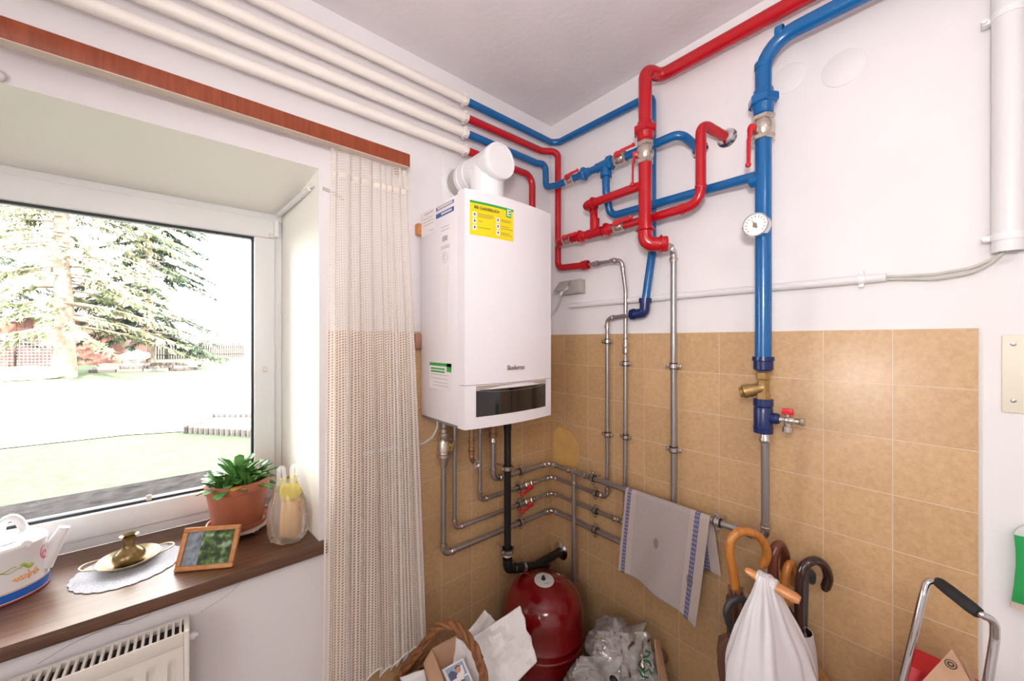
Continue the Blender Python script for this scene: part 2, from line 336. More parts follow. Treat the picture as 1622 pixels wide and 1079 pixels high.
# ================================================================== THE SETTING
CEIL = 2.744
XL, YN = -3.3, -3.4                       # far walls of the room behind the camera
def setting():
    b = MB(); b.lohi((XL, YN, -0.12), (0.3, 0.0, 0.0)); struct(b, 'floor', 'floor')
    b = MB(); b.lohi((XL-0.3, YN-0.3, CEIL), (0.3, 0.62, CEIL+0.25)); struct(b, 'ceiling', 'ceil')
    b = MB(); b.lohi((0.0, YN-0.3, -0.1), (0.3, 0.0, CEIL)); struct(b, 'wall_right', 'wall')
    b = MB(); b.lohi((XL-0.3, YN-0.3, -0.1), (XL, 0.0, CEIL)); struct(b, 'wall_left', 'wall')
    b = MB(); b.lohi((XL, YN-0.3, -0.1), (0.0, YN, CEIL)); struct(b, 'wall_back', 'wall')
    # window wall with its splayed opening
    b = MB(); x0, x1 = XL-0.3, 0.3; zt = CEIL
    F = [V((-2.60, 0, 0.85)), V((-1.156, 0, 0.85)), V((-1.156, 0, 2.176)), V((-2.60, 0, 2.176))]
    B = [V((-2.56, 0.45, 0.85)), V((-1.194, 0.45, 0.85)), V((-1.194, 0.45, 2.1165)), V((-2.56, 0.45, 2.1165))]
    E = [V((p.x, 0.62, p.z)) for p in B]
    def ringw(O, I, mi):
        for k in range(4): b.poly([O[k], O[(k+1) % 4], I[(k+1) % 4], I[k]], mi)
    O = [V((x0, 0, -0.1)), V((x1, 0, -0.1)), V((x1, 0, zt)), V((x0, 0, zt))]
    O2 = [V((p.x, 0.62, p.z)) for p in O]
    ringw(O, F, 0); ringw(F, B, 1); ringw(B, E, 1); ringw(E, O2, 0); ringw(O2, O, 0)
    bmesh.ops.remove_doubles(b.bm, verts=b.bm.verts[:], dist=1e-5)
    struct(b, 'wall_window', ['wall', 'reveal'])
    # tiled lower walls
    b = MB(); b.lohi((-0.007, -1.467, 0.0), (0.0, -0.0, 1.611), bev=0.0015); struct(b, 'trim_1', 'tile_r')
    b = MB(); b.lohi((-1.127, -0.007, 0.0), (-0.0071, 0.0, 1.616), bev=0.0015); struct(b, 'trim_2', 'tile_w')
    # patch of old adhesive on the tiles near the corner
    b = MB(); ctr = RW(899, 706, 0.0)
    outl = [(877, 742), (876, 705), (878, 684), (885, 676), (893, 678), (903, 684), (911, 695), (917, 707), (919, 720), (916, 732), (908, 742), (892, 745)]
    b.prism([RW(x, y, 0.0072) for x, y in outl], (-0.0012, 0, 0)); struct(b, 'trim_3', 'patch')
    # painted-over round covers in the plaster
    for i, (px, py, r) in enumerate(((1250, 124, 0.047), (1336, 108, 0.052))):
        b = MB(); c = RW(px, py, 0); b.lathe(c, (-1, 0, 0), [(0, r), (0.0022, r), (0.003, r-0.0015), (0.003, 0)], 40)
        tag(struct(b, 'trim_%d' % (4+i), 'wall', origin=c), 'flat round painted-over cover plate in white wall, %s one' % ('smaller left' if i == 0 else 'larger right'), 'cover plate')
    # hairline cracks under the sill
    b = MB(); pts = [(255, 957), (232, 977), (205, 988), (180, 991), (150, 1003), (110, 1022), (60, 1052)]
    b.sweep([WW(x, y, 0.0) for x, y in pts], 0.0007, 5)
    pts = [(386, 917), (370, 935), (350, 950), (330, 962), (318, 970)]
    b.sweep([WW(x, y, 0.0) for x, y in pts], 0.0005, 5)
    struct(b, 'trim_6', mat('hairline_crack', (0.3, 0.26, 0.25), 0.9))
    # sill
    b = MB(); prof = [(-0.034, 0.879), (-0.031, 0.885), (0.452, 0.885), (0.452, 0.850), (-0.030, 0.850), (-0.035, 0.856)]
    pts = [V((-2.62, y, z)) for y, z in prof]; b.prism(pts, (2.62-1.138, 0, 0))
    o = struct(b, 'trim_7', 'sill'); tag(o, 'dark brown wood-grain window sill board with rounded front edge', 'window sill')
    # window: outer frame, sash, seal, glass
    gx1 = -1.245; gz0 = 0.985; gz1 = 2.03
    root = bpy.data.objects.new('window_1', None); COL.objects.link(root); root.location = (-1.194, 0.45, 0.885); WLOC[root.name] = V(root.location); root['kind'] = 'structure'
    def frame(lo, hi, inner_lo, inner_hi, y0, y1, bev):
        fb = MB(); (ax, az), (bx, bz) = lo, hi; (cx, cz), (dx, dz) = inner_lo, inner_hi
        fb.lohi((ax, y0, az), (bx, y1, cz), bev=bev); fb.lohi((ax, y0, dz), (bx, y1, bz), bev=bev)
        fb.lohi((ax, y0, cz), (cx, y1, dz), bev=bev); fb.lohi((dx, y0, cz), (bx, y1, dz), bev=bev); return fb
    L = -2.56
    frame((L, 0.885), (-1.194, 2.1165), (L+0.035, 0.925), (-1.225, 2.085), 0.452, 0.53, 0.004).build('outer_frame', 'pvc', root)
    sx0, sx1 = L+0.028, -1.222
    pg = WW(402, 560, -0.452)             # right edge of the visible pane
    gl = WW(402, 375, -0.452); gb = WW(335, 775, -0.452); gt = WW(0, 315, -0.452)
    gx1 = pg.x; gz1 = gl.z; gz0 = gb.z
    frame((sx0, 0.921), (sx1, 2.088), (sx0+0.07, gz0), (gx1, gz1), 0.437, 0.50, 0.006).build('sash', 'pvc', root)
    frame((sx0+0.06, gz0-0.01), (gx1+0.01, gz1+0.01), (sx0+0.075, gz0+0.009), (gx1-0.008, gz1-0.009), 0.455, 0.488, 0.001).build('seal', 'seal', root)
    g = MB(); g.lohi((sx0+0.065, 0.474, gz0-0.005), (gx1+0.005, 0.480, gz1+0.005))
    gm, nt, bs = new_mat('window_glass'); nt.nodes.remove(bs); out = nt.nodes['Material Output']
    t = nt.nodes.new('ShaderNodeBsdfTransparent'); t.inputs[0].default_value = (0.97, 0.98, 0.98, 1); gg = nt.nodes.new('ShaderNodeBsdfGlossy'); gg.inputs['Roughness'].default_value = 0.02
    fr = nt.nodes.new('ShaderNodeFresnel'); fr.inputs[0].default_value = 1.25; mx = nt.nodes.new('ShaderNodeMixShader')
    nt.links.new(fr.outputs[0], mx.inputs[0]); nt.links.new(t.outputs[0], mx.inputs[1]); nt.links.new(gg.outputs[0], mx.inputs[2]); nt.links.new(mx.outputs[0], out.inputs[0])
    g.build('pane', gm, root)
    h = MB(); hp = WW(437, 362, -0.43); h.lohi((-1.226, 0.425, hp.z-0.035), (-1.208, 0.452, hp.z+0.035), bev=0.004); h.build('hinge', 'pvc', root)
    for (px, py) in ((420, 585), (429, 373), (236, 788)):
        c = MB(); p = WW(px, py, -0.437); c.box((p.x, 0.434, p.z), (0.014, 0.006, 0.02), bev=0.002); c.build('screen_clip', 'cream', root)
    # exterior stone ledge below the window
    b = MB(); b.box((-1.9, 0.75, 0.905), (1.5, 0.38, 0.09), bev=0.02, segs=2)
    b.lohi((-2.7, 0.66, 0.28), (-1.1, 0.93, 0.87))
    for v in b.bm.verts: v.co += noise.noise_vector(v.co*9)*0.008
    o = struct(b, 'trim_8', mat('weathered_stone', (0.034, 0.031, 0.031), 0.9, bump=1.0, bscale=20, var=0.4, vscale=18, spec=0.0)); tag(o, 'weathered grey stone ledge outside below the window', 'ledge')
setting()

# ================================================================== PIPE PARTS
def ring_pair(b, p, d, r, L=0.018, mi=0):
    """press-fitting sleeve: two beads and a sleeve along d from p"""
    b.lathe(p, d, [(0, r*0.98), (0, r*1.18), (L*0.2, r*1.42), (L*0.42, r*1.42), (L*0.55, r*1.2), (L, r*1.2), (L*1.05, r*0.98)], 18, mi)
def fitting(parent, p, d, r, L=0.03, name='press_fitting', m='fit'):
    b = MB(); d = V(d).normalized(); ring_pair(b, V(p)-d*L/2, d, r, L); return b.build(name, m, parent)
def elbow_fit(parent, a, c, e, r, bend, name='elbow', m='fit'):
    """thicker bent piece round corner c on a pipe coming from a and leaving to e"""
    a, c, e = V(a), V(c), V(e); d1 = (a-c).normalized(); d2 = (e-c).normalized(); k = bend*1.0+r*0.8
    ang = d1.angle(d2); k = bend/math.tan(ang/2)+r*0.9
    b = MB(); b.tube([c+d1*k, c, c+d2*k], r*1.13, bend, 16)
    ring_pair(b, c+d1*(k-0.004), d1, r*1.02, 0.016); ring_pair(b, c+d2*(k-0.004), d2, r*1.02, 0.016)
    return b.build(name, m, parent)
def clamp(parent, p, d, r, wall, w=0.02):
    """rubber-lined pipe clamp with two screw ears and a stud to the wall"""
    p, d, wl = V(p), V(d).normalized(), V(wall).normalized(); b = MB(); s = d.cross(wl).normalized()
    b.lathe(p-d*w*0.62, d, [(0, r), (0, r+0.004), (w*1.24, r+0.004), (w*1.24, r)], 20, 1)
    b.lathe(p-d*w*0.4, d, [(0, r+0.003), (0, r+0.0062), (w*0.8, r+0.0062), (w*0.8, r+0.003)], 20, 0)
    for sg in (-1, 1):
        q = p+s*sg*(r+0.012); rot = Matrix((d, s, wl)).transposed()
        b.box(q, (w*0.75, 0.016, 0.008), 0, 0.002, rot)
        b.cyl(q-wl*0.009, q+wl*0.010, 0.0034, 8, 0)
    L = abs((p.x if abs(wl.x) > 0.5 else p.y))-0.005
    b.cyl(p+wl*(r+0.004), p+wl*L, 0.0042, 10, 0); b.cyl(p+wl*(r+0.004), p+wl*(r+0.014), 0.008, 6, 0)
    return b.build('pipe_clamp', ['fit', 'rubber'], parent)
def hexring(b, p, d, r, L, mi=0):
    b.lathe(V(p)-V(d).normalized()*L/2, d, [(0, 0.0), (0, r*0.9), (L*0.15, r), (L*0.85, r), (L, r*0.9), (L, 0)], 6, mi)
def union(parent, p, d, r, m, name='union', L=0.07):
    d = V(d).normalized(); p = V(p); b = MB()
    b.lathe(p-d*L/2, d, [(0, r*1.0), (0.004, r*1.2), (L*0.22, r*1.25), (L*0.35, r*1.42), (L*0.65, r*1.42), (L*0.75, r*1.25), (L-0.004, r*1.2), (L, r*1.0)], 20)
    hexring(b, p+d*L*0.05, d, r*1.85, L*0.34); return b.build(name, m, parent)
def valve(parent, p, d, r, L, face, lever_dir, lever_len, m='nickel', lm='lever', lw=0.0095):
    """ball valve: hex ends, round belly, stem towards face, flat lever"""
    p, d, face = V(p), V(d).normalized(), V(face).normalized(); b = MB()
    b.lathe(p-d*L/2, d, [(0, r*0.9), (L*0.2, r*1.15), (L*0.3, r*1.4), (L*0.5, r*1.48), (L*0.7, r*1.4), (L*0.8, r*1.15), (L, r*0.9)], 20)
    for sg in (-1, 1): hexring(b, p+d*sg*L*0.39, d, r*1.5, L*0.2)
    st = p+face*(r*1.4); b.cyl(p, st+face*0.006, r*0.45, 12); v = b.build('valve_body', m, parent)
    l = MB(); ld = V(lever_dir).normalized(); q = st+face*0.005
    l.cyl(q-face*0.004, q+face*0.008, lw*1.35, 14, 0, bev=0.001)
    e = q+face*0.006; pts = [e-ld*0.006, e+ld*lever_len*0.2, e+ld*lever_len*0.3+face*0.004, e+ld*lever_len*0.95+face*0.005, e+ld*lever_len+face*0.003]
    l.sweep(pts, [lw*1.15, lw*1.15, lw, lw*0.85, lw*0.75], 12, 0, flat=0.4, flat_dir=face)
    l.sphere(e+ld*lever_len*0.98+face*0.006, lw*0.85, seg=10)
    lo = l.build('lever', lm, v); lo['label'] = 'red valve lever'; return v
def collar(parent, p, d, r, L, m, name='collar', k=1.2):
    d = V(d).normalized(); b = MB(); b.lathe(V(p)-d*L/2, d, [(0, r*0.97), (0, r*k*0.97), (L*0.12, r*k), (L*0.88, r*k), (L, r*k*0.97), (L, r*0.97)], 22); return b.build(name, m, parent)
def rosette(parent, p, d, r, m='chrome'):
    b = MB(); b.lathe(p, d, [(0, r), (0.004, r), (0.008, r*0.86), (0.014, r*0.72), (0.016, r*0.5), (0.016, 0.0)], 28); return b.build('rosette', m, parent)
def pipe(parent, pts, r, m, bend=0.03, name='pipe', seg=16):
    b = MB(); b.tube(pts, r, bend, seg); return b.build(name, m, parent)
X_, Y_, Z_ = V((1, 0, 0)), V((0, 1, 0)), V((0, 0, 1))
ROOM_R = V((-1, 0, 0)); ROOM_W = V((0, -1, 0))
TOR, TOW = V((1, 0, 0)), V((0, 1, 0))

# ------------------------------------------------------------------ four insulated pipes under the ceiling
SLX = -0.585
def sleeve(parent, z, x1=SLX):
    b = MB(); b.cyl((XL+0.02, -0.06, z), (x1, -0.06, z), 0.0185, 20); b.build('insulation_sleeve', 'insul', parent)
    b = MB(); b.lathe((x1-0.022, -0.06, z), X_, [(0, 0.0185), (0, 0.0212), (0.02, 0.0212), (0.024, 0.0195), (0.024, 0.015)], 20)
    for k in (1.2, 2.4, 3.9, 5.3): b.box((x1-0.014, -0.06+math.cos(k)*0.0225, z+math.sin(k)*0.0225), (0.012, 0.008, 0.008), 0, 0.001)
    b.build('sleeve_cap', 'insul', parent)
def ins_pipe(k, label, z):
    t = thing('heating_pipe', label, 'pipe', (SLX, -0.06, z)); sleeve(t, z); return t
rS = 0.0165
zA = 2.613
T1 = ins_pipe(1, 'blue pipe with cream sleeve, highest of the four ceiling pipes, turning at the corner', zA)
v1 = RW(1033, 160, 0.032); p1e = RW(1022, 478, 0.045)
pipe(T1, [(SLX-0.02, -0.06, zA), (-0.06, -0.06, zA), (-0.032, -0.09, zA), (-0.032, v1.y, zA-0.012), (-0.032, v1.y, RW(1033, 400, 0.032).z), p1e], rS, 'blue', 0.035)
c1 = RW(1021, 496, 0.045); e1 = RW(1003, 498, 0.045)
b = MB(); b.tube([p1e+Z_*0.004, c1, e1], 0.0215, 0.022); b.lathe(p1e+Z_*0.008, p1e-c1, [(-0.014, 0.0215), (-0.014, 0.026), (0.006, 0.026), (0.006, 0.016)], 20)
b.lathe(e1, (e1-c1), [(-0.006, 0.02), (-0.006, 0.0245), (0.01, 0.023), (0.01, 0.008)], 20); b.build('elbow', 'navy', T1)['label'] = 'navy blue elbow'

zB = 2.540
T2 = ins_pipe(2, 'red pipe with cream sleeve, second from the ceiling, dropping beside the corner', zB)
r2x = RW(884, 300, 0.06); r2b = RW(883, 425, 0.06)
pipe(T2, [(SLX-0.02, -0.06, zB), (-0.13, -0.06, zB+0.006), (-0.06, r2x.y, zB+0.006), (-0.06, r2x.y, r2b.z), RW(929, 420, 0.06)], rS, 'red', 0.032)
collar(T2, RW(927, 420, 0.06), Y_, rS, 0.035, 'red', 'reducer', 1.35)

zC = 2.473
T3 = ins_pipe(3, 'blue pipe with cream sleeve, third from the ceiling, bending down to a blue valve', zC)
b3 = RW(864, 290, 0.105)
zc3 = 2.352
ch0 = RW(893, 287, 0.105)
tee3 = RW(960, 262, 0.105)
pipe(T3, [(SLX-0.02, -0.06, zC), (-0.165, -0.06, zC), (-0.105, b3.y-0.0, zC+0.012), (-0.105, b3.y-0.004, 2.365), (-0.105, b3.y-0.08, zc3), (-0.105, tee3.y, zc3)], rS, 'blue', 0.03)
zD = 2.399
T4 = ins_pipe(4, 'red pipe with cream sleeve, lowest of the ceiling pipes, dropping behind the boiler', zD)
d4 = WW(843, 300, 0.06)
pipe(T4, [(SLX-0.02, -0.06, zD), (d4.x, -0.06, zD), (d4.x, -0.06, 2.0)], rS, 'red', 0.05)

# ------------------------------------------------------------------ blue valve chain and blue branch (right wall)
T5 = thing('blue_pipe_branch', 'blue pipe run with two red-lever valves entering the wall', 'pipe', (-0.105, tee3.y, zc3))
end5 = RW(1109, 238, 0.0); k5 = RW(1078, 213, 0.105); k5.z = zc3
pipe(T5, [(-0.105, tee3.y+0.01, zc3), (-0.105, RW(1050, 216, 0.105).y, zc3), k5+Z_*0.0, end5], rS, 'blue', 0.06)
rosette(T5, end5, ROOM_R, 0.032)
vv = RW(903, 285, 0.105); vv.z = zc3
valve(T5, vv, Y_, 0.0135, 0.05, (-0.95, 0, 0.3), (0, -1, 0.0), 0.075)
uu = RW(926, 272, 0.105); uu.z = zc3; union(T5, uu, Y_, rS, 'blue', L=0.06)
b = MB(); b.lathe((-0.105, tee3.y+0.05, zc3), -Y_, [(0, 0.017), (0, 0.021), (0.02, 0.021), (0.05, 0.023), (0.075, 0.021), (0.095, 0.021), (0.095, 0.017)], 20)
hexring(b, (-0.105, tee3.y-0.02, zc3), Y_, 0.031, 0.03); b.lathe((-0.105, tee3.y, zc3), -Z_, [(0, 0.021), (0.035, 0.021), (0.035, 0.025), (0.055, 0.025), (0.055, 0.016)], 20); b.build('tee', 'blue', T5)
v5 = RW(983, 247, 0.105); v5.z = zc3
valve(T5, v5, Y_, 0.0165, 0.06, (-0.6, 0, 0.8), (0, -0.55*-1, 0.0), 0.0) if False else valve(T5, v5, Y_, 0.0165, 0.06, (-0.95, 0, 0.3), (0, -1, 0.0), 0.085)
T6 = thing('blue_cross_pipe', 'blue pipe running level behind the red pipes to the thick blue pipe', 'pipe', RW(1009, 334, 0.065))
e6 = RW(1198, 279, 0.088)
pipe(T6, [(-0.105, tee3.y, zc3-0.05), (-0.105, tee3.y, zc3-0.12), RW(967, 343, 0.065), RW(1100, 306, 0.065), e6], rS, 'blue', 0.035)

# ------------------------------------------------------------------ thick red main
T7 = thing('red_main_pipe', 'thick glossy red pipe falling from the ceiling with a lever valve', 'pipe', RW(1022, 300, 0.15))
mv = RW(1022, 300, 0.15); yv = mv.y; rM = 0.0248
zbot = RW(1022, 388, 0.15).z; E7 = V((-0.117, yv-0.042, zbot))
pipe(T7, [(-0.07, YN+0.02, 2.60), (-0.07, yv-0.02, 2.632), (-0.15, yv, 2.632), (-0.15, yv, zbot), E7], rM, 'red', [0.036, 0.036, 0.034])
elbow_fit(T7, (-0.15, yv, zbot+0.2), (-0.15, yv, zbot), E7+(E7-V((-0.15, yv, zbot))), rM, 0.034, 'elbow', 'red')
fl = (E7-V((-0.15, yv, zbot))).normalized(); collar(T7, E7+fl*0.012, fl, rM, 0.03, 'red', 'end_collar', 1.22)
uz = RW(1022, 208, 0.15).z; union(T7, (-0.15, yv, uz), Z_, rM, 'red', L=0.075)
vz = RW(1021, 243, 0.15).z
valve(T7, (-0.15, yv, vz), Z_, 0.022, 0.085, (-0.45, 0.9, 0.0), -Z_ , 0.115, lw=0.0105)
b = MB(); b.tube([(-0.15, yv, RW(1013, 295, 0.15).z), RW(925, 327, 0.15)+V((0, 0, 0)), RW(940, 329, 0.105), RW(942, 367, 0.105)], 0.018, 0.026)
T8p = b.build('link_pipe', 'red', T7)
elbow_fit(T7, RW(1013, 295, 0.15), RW(925, 327, 0.15), RW(940, 329, 0.105), 0.018, 0.022, 'elbow', 'red')
cc = RW(942, 352, 0.105); collar(T7, cc, Z_, 0.018, 0.03, 'red', 'collar', 1.2)

# ------------------------------------------------------------------ red valve chain to the wall
T9 = thing('red_loop_pipe', 'red pipe loop with two valves rising to a chrome wall rosette', 'pipe', RW(1110, 300, 0.115))
zr = 2.065; st = RW(884, 384, 0.06); up9 = RW(1110, 300, 0.118); end9 = RW(1152, 219, 0.0)
pipe(T9, [(-0.06, st.y, zr), (-0.105, st.y-0.05, zr), (-0.105, yv, zr), (-0.118, up9.y, zr), (-0.118, up9.y, 2.352), end9+X_*0.005], 0.0175, 'red', [0.02, 0.1, 0.05, 0.03])
rosette(T9, end9, ROOM_R, 0.034)
w = RW(899, 381, 0.105); w.z = zr; valve(T9, w, Y_, 0.0135, 0.05, (-0.95, 0, 0.3), (0, -1, 0), 0.08)
w = RW(921, 375, 0.105); w.z = zr; union(T9, w, Y_, rS, 'red', L=0.055)
b = MB(); w = RW(942, 368, 0.105); w.z = zr; b.lathe(w+Y_*0.04, -Y_, [(0, 0.017), (0, 0.0215), (0.08, 0.0215), (0.08, 0.017)], 20); b.lathe(w, Z_, [(0, 0.0215), (0.04, 0.0215), (0.04, 0.017)], 20); b.build('tee', 'red', T9)
w = RW(962, 365, 0.105); w.z = zr; union(T9, w, Y_, rS, 'red', L=0.06)
w = RW(981, 360, 0.105); w.z = zr; valve(T9, w, Y_, 0.0155, 0.055, (-0.95, 0, 0.3), (0, -1, 0), 0.08)
w9 = V((-0.118, up9.y, zr)); collar(T9, w9+V((0.006, 0.07, 0)), V((-0.1, -1, 0)), 0.0175, 0.012, 'red', 'weld_ring', 1.12); collar(T9, w9+Z_*0.06, Z_, 0.0175, 0.012, 'red', 'weld_ring', 1.12)

# ------------------------------------------------------------------ thick blue main with gauge, strainer and drain tap
T10 = thing('blue_main_pipe', 'thick glossy blue pipe along the right wall with gauge and strainer', 'pipe', RW(1209, 400, 0.10))
bm_ = RW(1209, 400, 0.10); yb = bm_.y; rB = 0.0232; bx = -0.10
zt = 2.524; zend = RW(1210, 568, 0.10).z
pipe(T10, [(bx, YN+0.02, zt-0.015), (bx, yb, zt), (bx, yb, zend-0.01)], rB, 'blue', 0.085, seg=22)
collar(T10, RW(1236, 54, 0.10), Y_, rB, 0.02, 'blue', 'weld_ring', 1.08)
zz = RW(1208, 105, 0.10).z; collar(T10, (bx, yb, zz), Z_, rB, 0.02, 'blue', 'weld_ring', 1.08)
zz = RW(1208, 163, 0.10).z; union(T10, (bx, yb, zz), Z_, rB, 'blue', L=0.085)
zz = RW(1211, 203, 0.10).z; valve(T10, (bx, yb, zz), Z_, 0.022, 0.08, (-0.75, 0.65, 0), -Z_, 0.118, lw=0.0105)
zz = RW(1209, 283, 0.10).z; b = MB(); b.lathe((bx, yb+0.005, zz), Y_, [(0, 0.02), (0.03, 0.02), (0.034, 0.0165)], 18); b.build('tee', 'blue', T10)
gc = RW(1196, 356, 0.155); b = MB()
b.lathe(gc+X_*0.034, -X_, [(0, 0.0), (0, 0.030), (0.004, 0.036), (0.027, 0.037), (0.034, 0.037), (0.0345, 0.034), (0.031, 0.033), (0.031, 0.0)], 32)
b.cyl(gc+X_*0.034, V((bx-0.01, yb, gc.z)), 0.009, 12); gg = b.build('pressure_gauge', 'chrome', T10)
b = MB(); b.lathe(gc+X_*0.003, -X_, [(0, 0.0329), (0.001, 0.0329), (0.001, 0)], 32); gd = b.build('gauge_dial', 'whiteplastic', gg)
b = MB(); xd = gc.x+0.0015
for k in range(13):
    a = math.radians(-40+k*260/12-0); cdir = V((0, math.cos(a), math.sin(a))); tdir = V((0, -math.sin(a), math.cos(a)))
    p = V((xd, gc.y, gc.z))+cdir*0.026; b.prism([p-tdir*0.0007-cdir*0.003, p+tdir*0.0007-cdir*0.003, p+tdir*0.0007+cdir*0.003, p-tdir*0.0007+cdir*0.003], (-0.0006, 0, 0))
b.build('gauge_scale', 'ink', gg)
b = MB(); p = V((xd, gc.y, gc.z)); b.prism([p+V((0, 0.006, 0.010)), p+V((0, 0.007, -0.006)), p+V((0, -0.006, -0.012)), p+V((0, -0.004, 0.004))], (-0.0006, 0, 0)); b.prism([p+V((0, 0.002, 0)), p+V((0, -0.002, 0)), p+V((0, 0.012, 0.02))], (-0.001, 0, 0)); b.build('needle', mat('gauge_print', (0.25, 0.17, 0.12), 0.5), gg)
zn = RW(1210, 577, 0.10).z
b = MB(); b.lathe((bx, yb, zn+0.024), -Z_, [(0, 0.0225), (0, 0.030), (0.012, 0.031), (0.014, 0.0275), (0.04, 0.0275), (0.046, 0.022)], 24); b.build('coupling', 'navy', T10)['label'] = 'navy blue coupling'
s0 = RW(1209, 590, 0.10).z; s1 = RW(1211, 634, 0.10).z
b = MB(); b.lathe((bx, yb, s0), -Z_, [(0, 0.02), (0.002, 0.021), (0.02, 0.021), (0.024, 0.017), (s0-s1-0.024, 0.018), (s0-s1-0.02, 0.021), (s0-s1, 0.021), (s0-s1, 0)], 6)
ys = V((bx, yb, (s0+s1)/2-0.005)); ye = RW(1186, 619, 0.115); dd = (ye-ys).normalized()
b.lathe(ys, dd, [(0, 0.017), (0.03, 0.019), (0.034, 0.021), (0.056, 0.022), (0.060, 0.017), (0.068, 0.015), (0.068, 0)], 18); b.build('strainer', 'brass', T10)['label'] = 'brass Y-shaped strainer'
t0 = RW(1211, 634, 0.10).z; t1 = RW(1212, 688, 0.10).z; tm = (t0+t1)/2
b = MB(); b.lathe((bx, yb, t0+0.004), -Z_, [(0, 0.018), (0, 0.028), (0.022, 0.028), (0.026, 0.0245), (0.03, 0.0265), (t0-t1-0.022, 0.0265), (t0-t1-0.02, 0.028), (t0-t1, 0.027), (t0-t1+0.004, 0.012)], 24)
b.lathe((bx, yb, tm), -Y_, [(0, 0.02), (0.03, 0.017), (0.036, 0.018), (0.044, 0.014)], 18); b.build('drain_tee', 'navy', T10)['label'] = 'navy blue tee piece'
dv = V((bx, yb-0.065, tm)); b = MB()
b.lathe(dv+Y_*0.022, -Y_, [(0, 0.0), (0, 0.011), (0.008, 0.0125), (0.014, 0.009), (0.02, 0.013), (0.034, 0.013), (0.04, 0.009), (0.052, 0.010), (0.056, 0.013), (0.064, 0.013), (0.064, 0)], 18)
b.lathe(dv, -Z_, [(0, 0.011), (0.018, 0.010), (0.02, 0.014), (0.036, 0.014), (0.038, 0.011), (0.04, 0)], 18); b.cyl(dv, dv+Z_*0.022, 0.006, 12); dvo = b.build('drain_tap', 'nickel', T10)
b = MB(); b.box(dv+Z_*0.026, (0.012, 0.03, 0.02), 0, 0.003); b.build('tap_handle', 'lever', dvo)['label'] = 'red tap handle'
# ================================================================== STEEL PIPES
BZ = 1.275                                 # boiler underside
def steel(label, loc): return thing('steel_pipe', label, 'pipe', loc)
def run(t, pts, r, bend=0.028, fits=None):
    """steel pipe with a press elbow on every listed corner"""
    pipe(t, pts, r, 'steel', bend)
    for i in (fits if fits is not None else range(1, len(pts)-1)):
        elbow_fit(t, pts[i-1], pts[i], pts[i+1], r, bend*0.98)
oB = 0.036
def xw(px, py, off): return WW(px, py, off).x
# A: uppermost run, the towel rail
zA_ = 0.938; A = steel('uppermost steel pipe round the corner, carrying the towel', (-0.5, -0.045, zA_))
ax = xw(781, 740, 0.045); a_end = RW(1213, 845, 0.075); a_top = RW(1212, 690, 0.10)
ptsA = [V((ax, -0.045, BZ-0.03)), V((ax, -0.045, zA_)), V((-0.060, -0.045, zA_)), V((-0.062, -0.06, zA_)), V((-0.075, a_end.y, zA_)), V((-0.10, a_top.y, a_top.z))]
ptsA = [ptsA[0], ptsA[1], V((-0.062, -0.045, zA_)), V((-0.078, a_end.y, zA_)), V((-0.10, a_top.y, a_top.z+0.01))]
run(A, ptsA, 0.0118, 0.03)
b = MB(); b.lathe(V((ax, -0.045, BZ)), -Z_, [(0, 0.012), (0.03, 0.012), (0.03, 0.019), (0.07, 0.02), (0.085, 0.017), (0.12, 0.0175), (0.122, 0.02), (0.14, 0.02), (0.145, 0.012)], 18); b.cyl((ax+0.01, -0.06, BZ-0.07), (ax+0.035, -0.08, BZ-0.06), 0.008, 10); b.build('service_valve', 'copper', A)
fitting(A, (ax, -0.045, BZ-0.155), Z_, 0.0118, 0.03)
cl = WW(825, 745, 0.045); clamp(A, (cl.x, -0.045, zA_), X_, 0.0118, TOW)
cl = RW(939, 757, 0.064); clamp(A, (-0.064, cl.y, zA_), Y_, 0.0118, TOR)
cl = RW(1137, 822, 0.076); clamp(A, (-0.0765, cl.y, zA_), Y_, 0.0118, TOR)
fitting(A, (-0.062, RW(925, 754, 0.062).y, zA_), Y_, 0.0118, 0.03); fitting(A, (-0.062, RW(900, 748, 0.062).y, zA_), Y_, 0.0118, 0.03)
fitting(A, a_top-Z_*0.008, Z_, 0.0125, 0.03)
# B
zB_ = 0.858; B_ = steel('second steel pipe below the boiler, rising to the navy elbow', (-0.5, -oB, zB_))
bx_ = xw(760, 740, oB); r1 = RW(962, 600, 0.036); up1 = RW(962, 500, 0.045)
ptsB = [V((bx_, -oB, BZ+0.0)), V((bx_, -oB, zB_)), V((-oB, -oB, zB_)), V((-oB, r1.y, zB_)), V((-oB, r1.y, RW(962, 505, oB).z)), RW(1005, 498, 0.045)]
run(B_, ptsB, 0.0092, 0.026)
for py in (541, 688): clamp(B_, V((-oB, r1.y, RW(962, py, oB).z)), Z_, 0.0092, TOR, 0.018)
cl = WW(823, 771, oB); clamp(B_, (cl.x, -oB, zB_), X_, 0.0092, TOW)
cl = RW(943, 784, oB); clamp(B_, (-oB, cl.y, zB_), Y_, 0.0092, TOR)
w = WW(836, 767, oB); valve(B_, (w.x, -oB, zB_), X_, 0.011, 0.045, (0, -0.8, -0.6), (-1, 0, -0.1), 0.062, lw=0.0135)
fitting(B_, (w.x+0.045, -oB, zB_), X_, 0.0092, 0.02)
